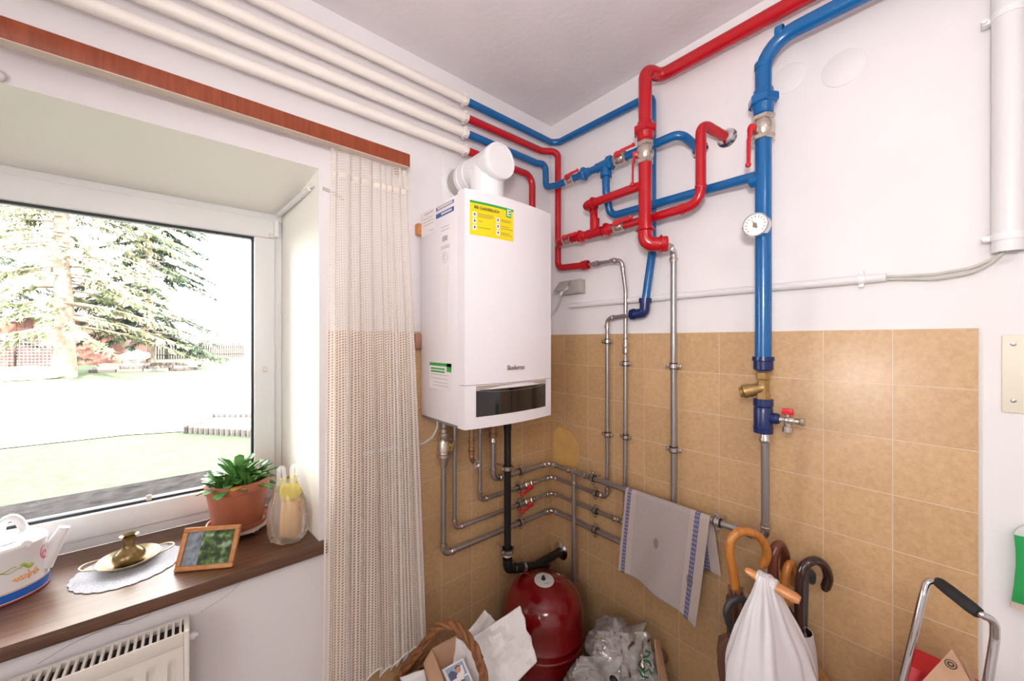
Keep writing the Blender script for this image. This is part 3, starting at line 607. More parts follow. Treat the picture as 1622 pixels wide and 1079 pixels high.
# C
zC_ = 0.773; C_ = steel('third steel pipe below the boiler, rising to the red reducer', (-0.5, -oB, zC_))
cx_ = xw(720, 740, oB); r2 = RW(991, 600, 0.024)
ptsC = [V((cx_, -oB, BZ)), V((cx_, -oB, zC_)), V((-oB, -oB, zC_)), V((-oB*0.8, r2.y, zC_)), V((-0.024, r2.y, RW(986, 432, 0.03).z)), RW(980, 412, 0.05), RW(934, 419, 0.06)]
ptsC = [V((cx_, -oB, BZ)), V((cx_, -oB, zC_)), V((-oB, -oB, zC_)), V((-oB*0.8, r2.y, zC_)), V((-0.024, r2.y, 1.80)), RW(985, 412, 0.052), RW(934, 419, 0.06)]
pipe(C_, ptsC, 0.0088, 'steel', 0.026)
for i in (1, 2, 3, 5): elbow_fit(C_, ptsC[i-1], ptsC[i], ptsC[i+1], 0.0088, 0.025)
fitting(C_, RW(944, 418, 0.06), Y_, 0.0105, 0.03); fitting(C_, RW(971, 413, 0.055), Y_, 0.0088, 0.025)
fitting(C_, V((-0.024, r2.y, RW(991, 545, 0.024).z)), Z_, 0.0088, 0.04); fitting(C_, V((-0.024, r2.y, RW(991, 556, 0.024).z)), Z_, 0.0088, 0.03)
for py in (576, 692): clamp(C_, V((-0.024, r2.y, RW(991, py, 0.024).z)), Z_, 0.0088, TOR, 0.018)
cl = WW(823, 798, oB); clamp(C_, (cl.x, -oB, zC_), X_, 0.0088, TOW)
cl = RW(943, 808, oB); clamp(C_, (-oB, cl.y, zC_), Y_, 0.0088, TOR)
w = WW(836, 793, oB); valve(C_, (w.x, -oB, zC_), X_, 0.011, 0.045, (0, -0.8, -0.6), (-1, 0, -0.1), 0.062, lw=0.0135)
fitting(C_, (w.x+0.045, -oB, zC_), X_, 0.0088, 0.02)
yq = RW(972, 821, 0.03).y; fitting(C_, (-0.031, yq, zC_), Y_, 0.0088, 0.03); fitting(C_, (-0.031, yq-0.04, zC_), Y_, 0.0088, 0.03)
# D
zD_ = 0.682; D_ = steel('lowest steel pipe below the boiler, with gas cock, rising behind the towel', (-0.5, -oB, zD_))
dx_ = xw(702.5, 760, oB); r3 = RW(1067, 600, 0.04)
ptsD = [V((dx_, -oB, BZ)), V((dx_, -oB, zD_)), V((-oB, -oB, zD_)), V((-0.04, r3.y, zD_)), V((-0.04, r3.y, RW(1067, 396, 0.06).z)), E7+fl*0.02]
pipe(D_, ptsD, 0.0115, 'steel', 0.028)
for i in (1, 2, 3, 4): elbow_fit(D_, ptsD[i-1], ptsD[i], ptsD[i+1], 0.0115, 0.027)
for py in (580, 712): clamp(D_, V((-0.04, r3.y, RW(1067, py, 0.04).z)), Z_, 0.0115, TOR, 0.02)
cl = WW(825, 828, oB); clamp(D_, (cl.x, -oB, zD_), X_, 0.0115, TOW)
cl = RW(943, 839, oB); clamp(D_, (-oB, cl.y, zD_), Y_, 0.0115, TOR)
gz = lambda py: WW(703, py, oB).z
b = MB(); q = V((dx_, -oB, gz(678))); L_ = gz(678)-gz(725)
b.lathe(q, -Z_, [(0, 0.011), (0.003, 0.014), (0.018, 0.014), (0.02, 0.02), (L_*0.3, 0.021), (L_*0.36, 0.018), (L_*0.46, 0.025), (L_*0.78, 0.026), (L_*0.8, 0.022), (L_*0.86, 0.023), (L_*0.88, 0.028), (L_*0.97, 0.028), (L_, 0.021), (L_+0.03, 0.016), (L_+0.04, 0.012)], 22)
gk = b.build('gas_cock', 'nickel', D_)
b = MB(); b.cyl(q+V((0.015, -0.01, -L_*0.55)), q+V((0.034, -0.02, -L_*0.6)), 0.011, 8); b.box(q+V((0.030, -0.02, -L_*0.62)), (0.014, 0.02, 0.045), 0, 0.004, Matrix.Rotation(0.3, 3, 'Y')); b.build('knob', 'brass', gk)
# feed pipe of the expansion tank
ft = RW(909, 754, 0.062); TK = V((-0.2755, -0.215, 0))
E_ = steel('short upright steel pipe from the uppermost pipe down behind the red tank', (-0.062, ft.y, 0.75))
pipe(E_, [V((-0.062, ft.y, zA_)), V((-0.062, ft.y, 0.18)), V((-0.12, ft.y+0.02, 0.14))], 0.0105, 'steel', 0.03)
b = MB(); b.lathe((-0.062, ft.y, zA_+0.012), -Z_, [(0, 0.0), (0, 0.014), (0.03, 0.0145), (0.04, 0.0125), (0.06, 0.0125), (0.064, 0.0155), (0.072, 0.0155), (0.076, 0.0108)], 18); b.build('tee', 'fit', E_)
# drain stub under the boiler
t = thing('drain_elbow', 'short brown metal drain elbow with open end under the boiler', 'pipe fitting', WW(746, 690, 0.10))
q0 = WW(746, 668, 0.10); q1 = WW(747, 729, 0.10); q2 = q1+V((-0.012, -0.055, 0.0))
pipe(t, [V((q1.x, q1.y, BZ)), q1, q2], 0.0105, 'copper', 0.02)
for py in (698, 713): fitting(t, V((q1.x, q1.y, WW(746, py, 0.10).z)), Z_, 0.0105, 0.022, 'nut', 'brass')
b = MB(); b.lathe(q2, (q2-q1), [(-0.01, 0.0125), (0, 0.0145), (0.004, 0.0145), (0.004, 0.011), (-0.004, 0.0)], 16); b.build('end_ring', 'fit', t)
# black condensate drain
t = thing('drain_pipe', 'black plastic drain pipe running from the boiler to the corner', 'pipe', WW(804, 800, 0.085))
bxk = WW(804, 880, 0.088).x; zk = WW(804, 902, 0.088).z; zw = WW(883, 874, 0.075).z
b = MB(); b.tube([(bxk, -0.088, BZ-0.05), (bxk, -0.088, zk+0.03)], 0.0165); b.lathe((bxk, -0.088, BZ-0.035), -Z_, [(0, 0.012), (0, 0.0195), (0.012, 0.0205), (0.014, 0.0185), (0.07, 0.0185), (0.075, 0.0165)], 22); b.cyl((bxk, -0.088, BZ), (bxk, -0.088, BZ-0.04), 0.0145, 18)
b.build('pipe', 'blackpipe', t)
b = MB(); kx = [V((bxk, -0.088, zk+0.05)), V((bxk, -0.088, zk)), V((bxk+0.18, -0.086, (zk*0.2+zw*0.8)-0.012)), V((-0.012, -0.082, zw))]
b.tube(kx, 0.0195, 0.024); b.lathe(kx[0], -Z_, [(0, 0.0165), (0, 0.0225), (0.03, 0.0225), (0.034, 0.0195)], 20)
dk = (kx[2]-kx[1]).normalized(); b.lathe(kx[1]+dk*0.04, dk, [(0, 0.0195), (0.003, 0.0225), (0.05, 0.0225), (0.053, 0.0195)], 20)
b.lathe(kx[2]+dk*0.015, dk, [(0, 0.0195), (0.003, 0.0215), (0.07, 0.0215), (0.073, 0.0195)], 20); b.build('bend', 'blackpipe', t)
b = MB(); b.lathe((bxk, -0.088, zk+0.062), Z_, [(0, 0.0166), (0, 0.0185), (0.012, 0.0185), (0.012, 0.0166)], 20); b.build('maker_band', 'lightgrey', t)
rosette(t, V((-0.0075, -0.082, zw)), ROOM_R, 0.045)
clamp(t, (bxk, -0.088, WW(805, 741, 0.088).z), Z_, 0.0165, TOW, 0.02); clamp(t, (bxk, -0.088, WW(804, 872, 0.088).z), Z_, 0.0215, TOW, 0.02)
clamp(t, kx[1]+dk*0.10, dk, 0.0195, TOW, 0.02)
# pipe stub low on the right wall
t = thing('pipe_stub', 'short dark metal tap stub low on the tiled wall beside the plastic bags', 'pipe fitting', RW(1048, 1037, 0.0))
s_ = RW(1048, 1037, 0.007); b = MB(); b.lathe(s_, ROOM_R, [(0, 0.03), (0.006, 0.03), (0.010, 0.022), (0.03, 0.02), (0.03, 0.024), (0.05, 0.024), (0.05, 0)], 20); b.build('flange', 'copper', t)
b = MB(); b.lathe(s_+V((-0.05, 0, 0)), ROOM_R, [(0, 0.02), (0.004, 0.026), (0.02, 0.026), (0.022, 0.02), (0.022, 0)], 8); b.build('cap', 'fit', t)

# ================================================================== BOILER
BX0, BX1, BY0, BY1, BZ1 = -0.786, -0.366, -0.350, -0.022, 2.098
t = thing('gas_boiler', 'white wall-hung gas boiler with yellow warning sticker and black display', 'boiler', ((BX0+BX1)/2, BY1, BZ))
BUL = 0.022
def fy(x): u = (x-BX0)/(BX1-BX0)*2-1; return BY0-BUL*(1-u*u)
def front_slab(b, x0, x1, z0, z1, th, mi=0, n=16, dy=0.0, rnd=0.006):
    xs = [x0+(x1-x0)*k/n for k in range(n+1)]
    prof = [V((x, fy(x)+dy, 0)) for x in xs]; back = [V((x, fy(x)+dy+th, 0)) for x in reversed(xs)]
    pl = [p+Z_*z0 for p in prof+back]; b.prism(pl, (0, 0, z1-z0), mi)
    if rnd:
        es = [e for e in b.bm.edges if e.is_valid and len(e.link_faces) == 2 and e.calc_face_angle(0) > 0.8]
        bmesh.ops.bevel(b.bm, geom=es, offset=rnd, segments=2, affect='EDGES')
b = MB(); b.lohi((BX0+0.002, BY0+0.03, BZ+0.004), (BX1-0.002, BY1, BZ1-0.004), bev=0.006); b.build('casing', 'boiler', t)
zs = 1.426
b = MB(); front_slab(b, BX0, BX1, zs+0.001, BZ1, 0.045); b.build('front_panel', 'boiler', t)
b = MB(); front_slab(b, BX0, BX1, BZ, zs-0.001, 0.045)
pn = b.build('control_panel', 'boiler', t)
wx0 = -0.725; wx1 = -0.392
def on_front(px, py):
    p = WW(px, py, -BY0)
    for _ in range(4): p = CAM+ray(px, py)*((fy(p.x)-CAM.y)/ray(px, py).y)
    return p
wl = on_front(754, 640); wr = on_front(863.5, 625); wt = on_front(754, 614); wb = on_front(754, 661)
b = MB(); front_slab(b, wl.x, wr.x, wb.z, zs-0.018, 0.004, dy=-0.0022, rnd=0.0); b.build('display_window', 'glassblack', pn)['label'] = 'glossy black display window'
b = MB(); n = 16; xs = [wl.x+(wr.x-wl.x)*k/n for k in range(n+1)]
low = [V((x, fy(x)-0.0032, zs-0.020-0.010*(1-(2*k/n-1)**2))) for k, x in enumerate(xs)]; top = [V((x, fy(x)-0.0032, zs-0.003)) for x in reversed(xs)]
b.prism(low+top, (0, 0.004, 0)); b.build('trim_strip', 'silver', pn)['label'] = 'silver trim strip'
b = MB(); b.lohi((BX0+0.012, BY0+0.03, BZ-0.006), (BX1-0.012, BY1, BZ+0.006)); b.build('underside', 'dark_under', t)
b = MB(); b.lohi((BX1-0.20, -0.06, BZ-0.03), (BX1-0.0, -0.008, BZ+0.002), bev=0.003); b.build('mounting_rail', 'dark_under', t)
# maker's name
lg = on_front(817, 581.5); ex = V((1, (fy(lg.x+0.02)-fy(lg.x-0.02))/0.04, 0)).normalized()
text_mesh('logo', 'Buderus', 0.0245, basis(lg+V((0, -0.0022, -0.009)), ex, Z_), 'logo', t, align='CENTER', ext=0.0008, sx=1.05)
# yellow warning sticker
c00 = on_front(744, 371); c11 = on_front(813, 331); ctl = on_front(744, 316.5)
sx0, sx1, sz0, sz1 = c00.x, c11.x, c00.z+0.000, ctl.z
stk = MB(); front_slab(stk, sx0, sx1, sz0, sz1, 0.002, dy=-0.0012, n=8, rnd=0); stk = stk.build('warning_sticker', 'yellow', t); stk['label'] = 'yellow and green gas warning sticker'
W_ = sx1-sx0; H_ = sz1-sz0
def st_rect(b, u0, v0, u1, v1, mi=0, lift=0.0018):
    front_slab(b, sx0+W_*u0, sx0+W_*u1, sz0+H_*v0, sz0+H_*v1, 0.001, mi, n=4, dy=-lift, rnd=0)
b = MB(); st_rect(b, 0.0, 0.93, 1.0, 1.0); st_rect(b, 0.81, 0.72, 0.94, 0.94); b.build('green_band', 'green', stk)
sm = V((sx0+W_*0.06, fy(sx0+W_*0.3)-0.0022, sz0+H_*0.76)); exs = V((W_, fy(sx1)-fy(sx0), 0)).normalized()
text_mesh('lettering', 'BEI GASGERUCH', 0.0140, basis(sm, exs, Z_), 'ink', stk, sx=0.98)
ee = V((sx0+W_*0.875, fy(sx0+W_*0.875)-0.0030, sz0+H_*0.765)); text_mesh('letter_mark', 'E', 0.033, basis(ee, exs, Z_), 'paper', stk, align='CENTER', sx=1.25)
b = MB()
for u in (0.055, 0.57):
    for k in range(3):
        v = (0.60, 0.41, 0.22)[k]-(0.04 if u > 0.3 else 0); st_rect(b, u, v-0.075, u+0.08, v+0.075)
b.build('pictogram', 'paper', stk)
b = MB()
for u in (0.055, 0.57):
    for k in range(3):
        v = (0.60, 0.41, 0.22)[k]-(0.04 if u > 0.3 else 0); st_rect(b, u+0.025, v-0.03, u+0.055, v+0.04, 0, 0.0024)
b.build('pictogram_figure', 'inkblue', stk)
b = MB()
for (u, v, w_) in ((0.16, 0.645, .34), (0.16, 0.60, .36), (0.16, 0.555, .3), (0.16, 0.42, .1), (0.16, 0.24, .28), (0.68, 0.60, .26), (0.68, 0.555, .22), (0.68, 0.40, .2), (0.68, 0.34, .3), (0.68, 0.20, .22), (0.68, 0.15, .28)): st_rect(b, u, v-0.009, u+w_, v+0.009)
b.build('small_print', 'inkbrown', stk)
# labels on the left flank (plane x = BX0)
def side(px, py): d = ray(px, py); return CAM+d*((BX0+0.002-CAM.x)/d.x)
def side_rect(b, px0, py0, px1, py1, mi=0, lift=0.0012):
    a = side(px0, py0); c = side(px1, py1); m_ = (a.z+c.z)/2
    b.lohi((BX0+0.002-lift, a.y, min(a.z, c.z)), (BX0+0.0025, c.y, max(a.z, c.z)), mi)
def side_quad(b, y0, y1, z0, z1, lift=0.0012): b.lohi((BX0+0.002-lift, y0, z0), (BX0+0.0025, y1, z1))
s1 = side(691, 325); s2 = side(719, 318)
b = MB(); za = (side(705, 331).z); ya, yb2 = side(719, 330).y, side(691, 330).y
side_quad(b, ya, yb2, side(705, 325.5).z-0.006, side(705, 325.5).z+0.006); b.build('violet_label_strip', 'inkpurple', t)
b = MB(); side_quad(b, ya, yb2, side(705, 337).z-0.008, side(705, 337).z+0.008); b.build('blue_label_strip', 'inkblue', t)
b = MB(); zc_ = side(705, 337).z; side_quad(b, ya+0.012, yb2-0.04, zc_-0.0035, zc_+0.0035, 0.0018); zc_ = side(705, 325.5).z; side_quad(b, ya+0.008, yb2-0.012, zc_-0.004, zc_+0.004, 0.0018); b.build('label_print', 'lightgrey', t)
b = MB(); side_quad(b, side(690, 350).y, side(668, 350).y, side(678, 372).z, side(678, 334).z); rl = b.build('rating_plate', 'paper', t)
b = MB()
for k, py in enumerate((338, 346, 351, 356, 367)):
    z_ = side(678, py).z; side_quad(b, side(687, 350).y, side((673, 671, 671, 672, 680)[k], 350).y, z_-0.0012-(0.002 if k == 0 else 0), z_+0.0012, 0.0018)
b.build('label_print', 'inkgrey', rl)
b = MB(); side_quad(b, side(711, 400).y, side(698, 400).y, side(705, 528).z, side(705, 420).z); b.build('paper_strip', 'paper', t)
b = MB()
for py in (359, 364, 390, 393): z_ = side(705, py).z; side_quad(b, side(712, 400).y, side(699, 400).y, z_-0.001, z_+0.001)
z_ = side(705, 377).z; side_quad(b, side(709, 400).y, side(701, 400).y, z_-0.010, z_+0.008)
cc_ = side(705.5, 408); b.torus((BX0+0.0015, cc_.y, cc_.z), X_, 0.019, 0.0008, 24, 5); b.torus((BX0+0.0015, cc_.y, cc_.z), X_, 0.010, 0.0007, 20, 5); b.build('stamp_print', 'inkgrey', t)
b = MB(); y0_, y1_ = side(715, 600).y, side(681, 600).y; side_quad(b, y0_, y1_, side(698, 617).z, side(698, 575).z); lb = b.build('maintenance_label', 'paper', t); lb['label'] = 'white maintenance label with green band'
b = MB(); side_quad(b, y0_, y1_, side(698, 580).z, side(698, 575).z, 0.0018); side_quad(b, y0_, y0_+0.03, side(698, 588).z, side(698, 575).z, 0.0018)
for py in (584.5, 589): z_ = side(698, py).z; side_quad(b, y0_+0.045, y1_-0.01, z_-0.003, z_+0.003, 0.0018)
b.build('green_band', 'green', lb)
b = MB()
for py in (594, 600, 606, 611): z_ = side(698, py).z; side_quad(b, y0_+0.02, y1_-0.01-0.02*(py > 600), z_-0.001, z_+0.001, 0.0018)
b.build('label_print', 'inkgrey', lb)
# flue elbow with inspection cap
fx, fyc, fz = -0.598, -0.215, 2.262
t = thing('flue_elbow', 'white plastic flue elbow with round inspection cap on the boiler', 'flue pipe', (fx, fyc, BZ1))
b = MB(); b.lathe((fx, -0.072, fz), -Y_, [(0, 0.0), (0, 0.064), (0.008, 0.0665), (0.022, 0.0665), (0.025, 0.0635), (0.05, 0.0635), (0.053, 0.0665), (0.068, 0.0665), (0.071, 0.064), (0.143, 0.064), (0.183, 0.0645), (0.188, 0.0665), (0.208, 0.0665), (0.208, 0)], 40)
b.lathe((fx, fyc-0.012, BZ1-0.003), Z_, [(0, 0.067), (0.025, 0.067), (0.028, 0.0645), (fz-BZ1, 0.0645)], 40)
b.tube([(fx, fyc-0.005, BZ1+0.01), (fx, fyc-0.005, fz), (fx, -0.10, fz)], 0.064, 0.085, 40); b.build('elbow_body', 'whiteplastic', t)
b = MB(); b.lathe((fx, -0.278, fz), -Y_, [(0, 0.0), (0, 0.067), (0.004, 0.0685), (0.032, 0.0685), (0.036, 0.066), (0.037, 0.058), (0.0355, 0.0565), (0.0355, 0.0)], 44); b.build('inspection_cap', 'whiteplastic', t)
b = MB(); b.lathe((fx, -0.012, fz), -Y_, [(0, 0.05), (0, 0.0605), (0.064, 0.0605)], 40); b.torus((fx, -0.03, fz), Y_, 0.0615, 0.0022, 40, 6); b.build('flue_pipe', 'socket', t)
b = MB(); b.lathe((fx, 0.0, fz), -Y_, [(0, 0.0), (0, 0.076), (0.006, 0.075), (0.012, 0.070), (0.02, 0.068), (0.02, 0.0)], 44); b.build('wall_collar', 'whiteplastic', t)
b = MB(); pp = WW(700, 290, 0); b.lohi((pp.x, -0.0035, 2.06), (fx+0.12, 0, 2.395), bev=0.0015); tag(b.build('wall_plate', 'wall', origin=(fx, 0, 2.2)), 'square white painted plate behind the flue elbow', 'wall plate')
b = MB(); p = WW(661, 363, 0.02); b.box((p.x+0.022, -0.016, p.z), (0.05, 0.03, 0.048), 0, 0.006); tag(b.build('wooden_block', 'framewood', origin=p), 'small orange wooden block behind the left edge of the boiler', 'block')
b = MB(); p = WW(660, 541, 0.02); b.box((p.x+0.014, -0.02, p.z), (0.05, 0.024, 0.06), 0, 0.005); tag(b.build('shadow_block', 'copper', origin=p), 'dull brown block painted as shadow on the tiles behind the lower boiler edge', 'painted shadow')  # brown block put where a shadow falls; the shade is its colour
# cable from behind the curtain to the boiler
b = MB(); pts = [WW(636, 706, 0.03), WW(655, 706, 0.035), WW(672, 702, 0.06), WW(685, 693, 0.09), WW(693, 678, 0.12), V((WW(693, 672, 0.12).x, -0.12, BZ))]
b.sweep(round_path(pts, 0.03), 0.0042, 10); tag(b.build('cable', 'cable', origin=pts[0]), 'thin grey cable from the curtain up into the boiler underside', 'cable')
b = MB(); a_, c_ = WW(636, 707, 0.015), WW(656, 706, 0.015); b.cyl((a_.x-0.15, -0.0150, a_.z), (c_.x, -0.0150, a_.z), 0.008, 12); tag(b.build('conduit', 'conduit', origin=a_), 'grey-white conduit behind the curtain leading to the boiler cable', 'conduit')

# ================================================================== RIGHT WALL FITTINGS
t = thing('power_socket', 'grey surface-mounted socket pair with lifted lid beside the boiler', 'socket', RW(905, 456, 0))
k0 = RW(926, 455, 0); k1 = RW(889, 458, 0); km = RW(903.5, 456, 0.03)
zt_, zb_ = RW(918, 441.5, 0.045).z, RW(918, 464, 0.045).z
ys0, ys1 = RW(918.5, 455, 0.045).y, RW(887, 455, 0.045).y
b = MB(); b.lohi((-0.047, ys0, zb_), (0, ys1, zt_), bev=0.004); b.build('socket_box', 'socket', t)
ym = RW(904, 455, 0.047).y; b = MB(); b.lohi((-0.052, ys0+0.004, zb_+0.004), (-0.044, ym-0.004, zt_-0.004), bev=0.003); b.build('closed_lid', 'socket', t)
b = MB(); b.box((-0.074, (ym+ys1)/2, zt_-0.030), (0.006, ys1-ym-0.006, 0.074), 0, 0.002, Matrix.Rotation(math.radians(42), 3, 'Y')); b.build('lifted_lid', 'socket', t)
t = thing('power_plug', 'white plug and flex in the lower left of the grey socket', 'plug', (-0.05, (ym+ys1)/2, zb_+0.03))
b = MB(); py_ = (ym+ys1)/2-0.005; b.sweep([(-0.045, py_, zb_+0.036), (-0.062, py_, zb_+0.03), (-0.075, py_+0.005, zb_+0.012), (-0.078, py_+0.008, zb_-0.006)], [0.017, 0.016, 0.010, 0.006], 14); b.build('plug_body', 'whiteplastic', t)
b = MB(); pts = [(-0.078, py_+0.008, zb_-0.004), (-0.076, py_+0.012, zb_-0.03), (-0.07, py_+0.05, zb_-0.075), (-0.09, -0.05, zb_-0.12), (-0.2, -0.03, zb_-0.2)]; b.sweep(round_path(pts, 0.05), 0.0042, 10); b.build('flex', 'cable', t)
cz = 1.757; cy0 = RW(903, 480, 0.014).y; cy1 = RW(1404, 441, 0.014).y
t = thing('cable_conduit', 'long level white conduit across the right wall above the tiles', 'conduit', (-0.014, -0.7, cz))
b = MB(); b.lathe((-0.014, cy0, cz), -Y_, [(0, 0.008), (0, 0.0125), (cy0-cy1, 0.0125), (cy0-cy1, 0.0105), (cy0-cy1-0.02, 0.0)], 18); b.build('tube', 'conduit', t)
b = MB(); j0, j1 = RW(1000, 470, 0.014).y, RW(1055, 467, 0.014).y; b.cyl((-0.014, j0, cz), (-0.014, j1, cz), 0.0142, 18); b.build('joint_sleeve', 'conduit', t)
def cclip(par, p, ax_, r, mats='whiteplastic'):
    b = MB(); ax_ = V(ax_); s = ax_.cross(X_).normalized()
    b.lathe(V(p)-ax_*0.007, ax_, [(0, r), (0, r+0.003), (0.014, r+0.003), (0.014, r)], 18)
    for sg in (-1, 1): b.box(V(p)+s*sg*(r+0.006)-X_*0.004, (0.012, 0.012, 0.010), 0, 0.002)
    b.build('clip', mats, par)
for px in (1365,): cclip(t, (-0.014, RW(px, 443, 0.014).y, cz), Y_, 0.0125)
b = MB()
for dz, sg in ((0.004, 0.0), (-0.003, -0.006)):
    pts = [RW(1398, 441, 0.014)+Z_*dz, RW(1425, 440, 0.02)+Z_*dz, RW(1480, 437, 0.02)+Z_*(dz+sg), RW(1540, 427, 0.02)+Z_*(dz+sg), RW(1575, 412, 0.022)+Z_*dz, RW(1593, 396, 0.024)+Z_*0, RW(1595, 385, 0.026)]
    b.sweep(round_path(pts, 0.08), 0.0036, 10)
b.build('sagging_wires', 'cable', t)
dc = RW(1598, 250, 0.030); db = RW(1598, 399, 0.030)
t = thing('pipe_duct', 'thick upright white plastic duct at the right edge above the cream plate', 'duct', (-0.030, dc.y, db.z))
b = MB(); H__ = CEIL-db.z-0.002; b.lathe((-0.030, dc.y, db.z), Z_, [(0.03, 0), (0.0, 0.0235), (0, 0.0262), (H__, 0.0262), (H__, 0)], 28); b.build('tube', 'conduit', t)
for py in (375, 22):
    zc2 = RW(1598, py, 0.03).z; b = MB(); b.lathe((-0.030, dc.y, zc2-0.008), Z_, [(0, 0.0262), (0, 0.0282), (0.016, 0.0282), (0.016, 0.0262)], 24)
    for sg in (-1, 1): b.box((-0.022, dc.y+sg*0.033, zc2), (0.026, 0.014, 0.014), 0, 0.003); b.cyl((-0.03, dc.y+sg*0.036, zc2), (-0.042, dc.y+sg*0.036, zc2), 0.005, 8)
    b.build('clip', 'whiteplastic', t)
# cream cover plate
t = thing('cover_plate', 'cream rectangular cover plate with two screws right of the tiles', 'cover plate', RW(1610, 590, 0))
p0, p1 = RW(1586, 533, 0.0), RW(1586, 650, 0.0); w_ = 0.115
b = MB(); b.lohi((-0.007, p0.y-w_, p1.z-0.004), (0.001, p0.y, p0.z+0.004), bev=0.004); b.build('plate', 'cream', t)
b = MB(); 
for py in (545, 635): p = RW(1605, py, 0.007); b.lathe(p, ROOM_R, [(-0.002, 0.0045), (0.0015, 0.0045), (0.002, 0.003), (0.002, 0)], 14)
b.build('screw', 'steel', t)
# green cloth hanging at the right edge
t = thing('hanging_cloth', 'green cloth with pale top hanging on the right wall beside the trolley', 'cloth', RW(1618, 850, 0.0))
L_ = [(1606, 846), (1608.5, 870), (1609, 895), (1606, 925), (1602, 950)]
off = 0.022
def clothshape(rows, th):
    b = MB(); pl = [RW(x, y, off) for x, y in rows]; yc = RW(1618, 880, off).y-0.035
    pl += [V((p.x, 2*yc-p.y, p.z)) for p in reversed(pl)]; b.prism(pl, (-th, 0, 0)); return b
clothshape(L_, 0.008).build('green_panel', 'greencloth', t)
clothshape([(1622, 832), (1614, 835), (1608, 840), (1606, 846.5)], 0.004).build('pale_top', 'greycloth', t)
clothshape([(1602.5, 949.5), (1599, 960)], 0.005).build('beige_hem', 'beigecloth', t)
b = MB(); yc = RW(1618, 880, off).y-0.035; hz = RW(1618, 834, off).z; b.cyl((0, yc, hz), (-0.04, yc, hz+0.004), 0.004, 10); b.build('hook', 'chrome', t)
# ================================================================== PELMET AND CURTAIN
t = thing('curtain_pelmet', 'long reddish wooden pelmet board above the window', 'pelmet', (-0.865, -0.10, 2.256))
b = MB(); b.lohi((XL+0.01, -0.100, 2.231), (-0.865, -0.082, 2.281), bev=0.004); b.build('front_board', 'valance', t)
b = MB(); b.lohi((-0.885, -0.082, 2.231), (-0.867, -0.002, 2.281), bev=0.002); b.build('end_board', 'valance', t)
b = MB(); b.lohi((XL+0.01, -0.0985, 2.2295), (-0.869, -0.068, 2.2375)); b.build('lower_strip', 'chip', t)['label'] = 'pale underside strip'
b = MB(); b.lohi((-1.15, -0.058, 2.243), (-0.885, -0.046, 2.256), bev=0.001); b.build('curtain_rail', 'whiteplastic', t)
b = MB(); q = WW(-4, 120, 0.0); b.torus((q.x, -0.005, q.z), Y_, 0.012, 0.0025, 20, 8); tag(b.build('wall_hook', 'cable', origin=q), 'small pale wall ring under the pelmet at the left edge', 'hook')
cm, nt, bs = new_mat('cream_net_fabric'); nt.nodes.remove(bs); out = nt.nodes['Material Output']
uv = nt.nodes.new('ShaderNodeUVMap'); sp = nt.nodes.new('ShaderNodeSeparateXYZ'); nt.links.new(uv.outputs[0], sp.inputs[0])
def thread(o, w):
    f = nt.nodes.new('ShaderNodeMath'); f.operation = 'FRACT'; nt.links.new(o, f.inputs[0])
    l = nt.nodes.new('ShaderNodeMath'); l.operation = 'LESS_THAN'; l.inputs[1].default_value = w; nt.links.new(f.outputs[0], l.inputs[0]); return l.outputs[0]
mxn = nt.nodes.new('ShaderNodeMath'); mxn.operation = 'MAXIMUM'
nt.links.new(thread(sp.outputs[0], 0.46), mxn.inputs[0]); nt.links.new(thread(sp.outputs[1], 0.42), mxn.inputs[1])
d = nt.nodes.new('ShaderNodeBsdfDiffuse'); d.inputs[0].default_value = (0.90, 0.83, 0.77, 1); tl = nt.nodes.new('ShaderNodeBsdfTranslucent'); tl.inputs[0].default_value = (0.90, 0.84, 0.78, 1)
a = nt.nodes.new('ShaderNodeMixShader'); a.inputs[0].default_value = 0.3; nt.links.new(d.outputs[0], a.inputs[1]); nt.links.new(tl.outputs[0], a.inputs[2])
tr = nt.nodes.new('ShaderNodeBsdfTransparent'); c = nt.nodes.new('ShaderNodeMixShader'); nt.links.new(mxn.outputs[0], c.inputs[0]); nt.links.new(tr.outputs[0], c.inputs[1]); nt.links.new(a.outputs[0], c.inputs[2]); nt.links.new(c.outputs[0], out.inputs[0])
def lerp(a, b, t): return a+(b-a)*t
NF = 9
def cur(s, v, hdr=False):
    z = lerp(2.243, 0.372, v)
    xl = lerp(-1.128, -1.155, v); xr = lerp(-0.858, -0.792, min(1, v*1.0))
    wob = 0.25*math.sin(7*s+1.3)+0.15*math.sin(17*s)
    ph = 2*PI*NF*(s+0.045*math.sin(7*s+1)+0.018*math.sin(19*s))+1.0*math.sin(1.6*v+4*s)*min(1, v*3)
    amp = lerp(0.008, 0.023, min(1, v*1.6))*(0.30+0.8*abs(math.sin(4.1*s+0.5)*math.cos(11*s+1)))
    x = lerp(xl, xr, s)+0.9*amp*math.cos(ph*1.0+0.6)
    y = -0.052+0.0*v-lerp(0.004, 0.02, v)+amp*math.sin(ph)
    z += -0.035*v*math.sin(ph)*amp/0.02+0.02*v*wob
    return (x, y, z)
t = thing('net_curtain', 'cream net curtain gathered beside the window under the pelmet', 'curtain', (-1.0, -0.07, 2.24))
b = MB(); b.grid(lambda s, v: cur(s, v), 260, 70, 0, uvscale=(92, 195)); b.build('net_fabric', cm, t, sharp=0, recalc=False)
b = MB(); b.grid(lambda s, v: (lambda p: (p[0], p[1]-0.003, p[2]))(cur(s, 0.046+0.010*v)), 260, 2); b.build('heading_tape', mat('curtain_tape', (0.76, 0.68, 0.62), 0.8), t, sharp=0, recalc=False)
b = MB(); b.sweep([cur(k/260, 1.0) for k in range(261)], 0.0028, 6); b.build('hem', mat('curtain_hem', (0.84, 0.77, 0.73), 0.8), t)
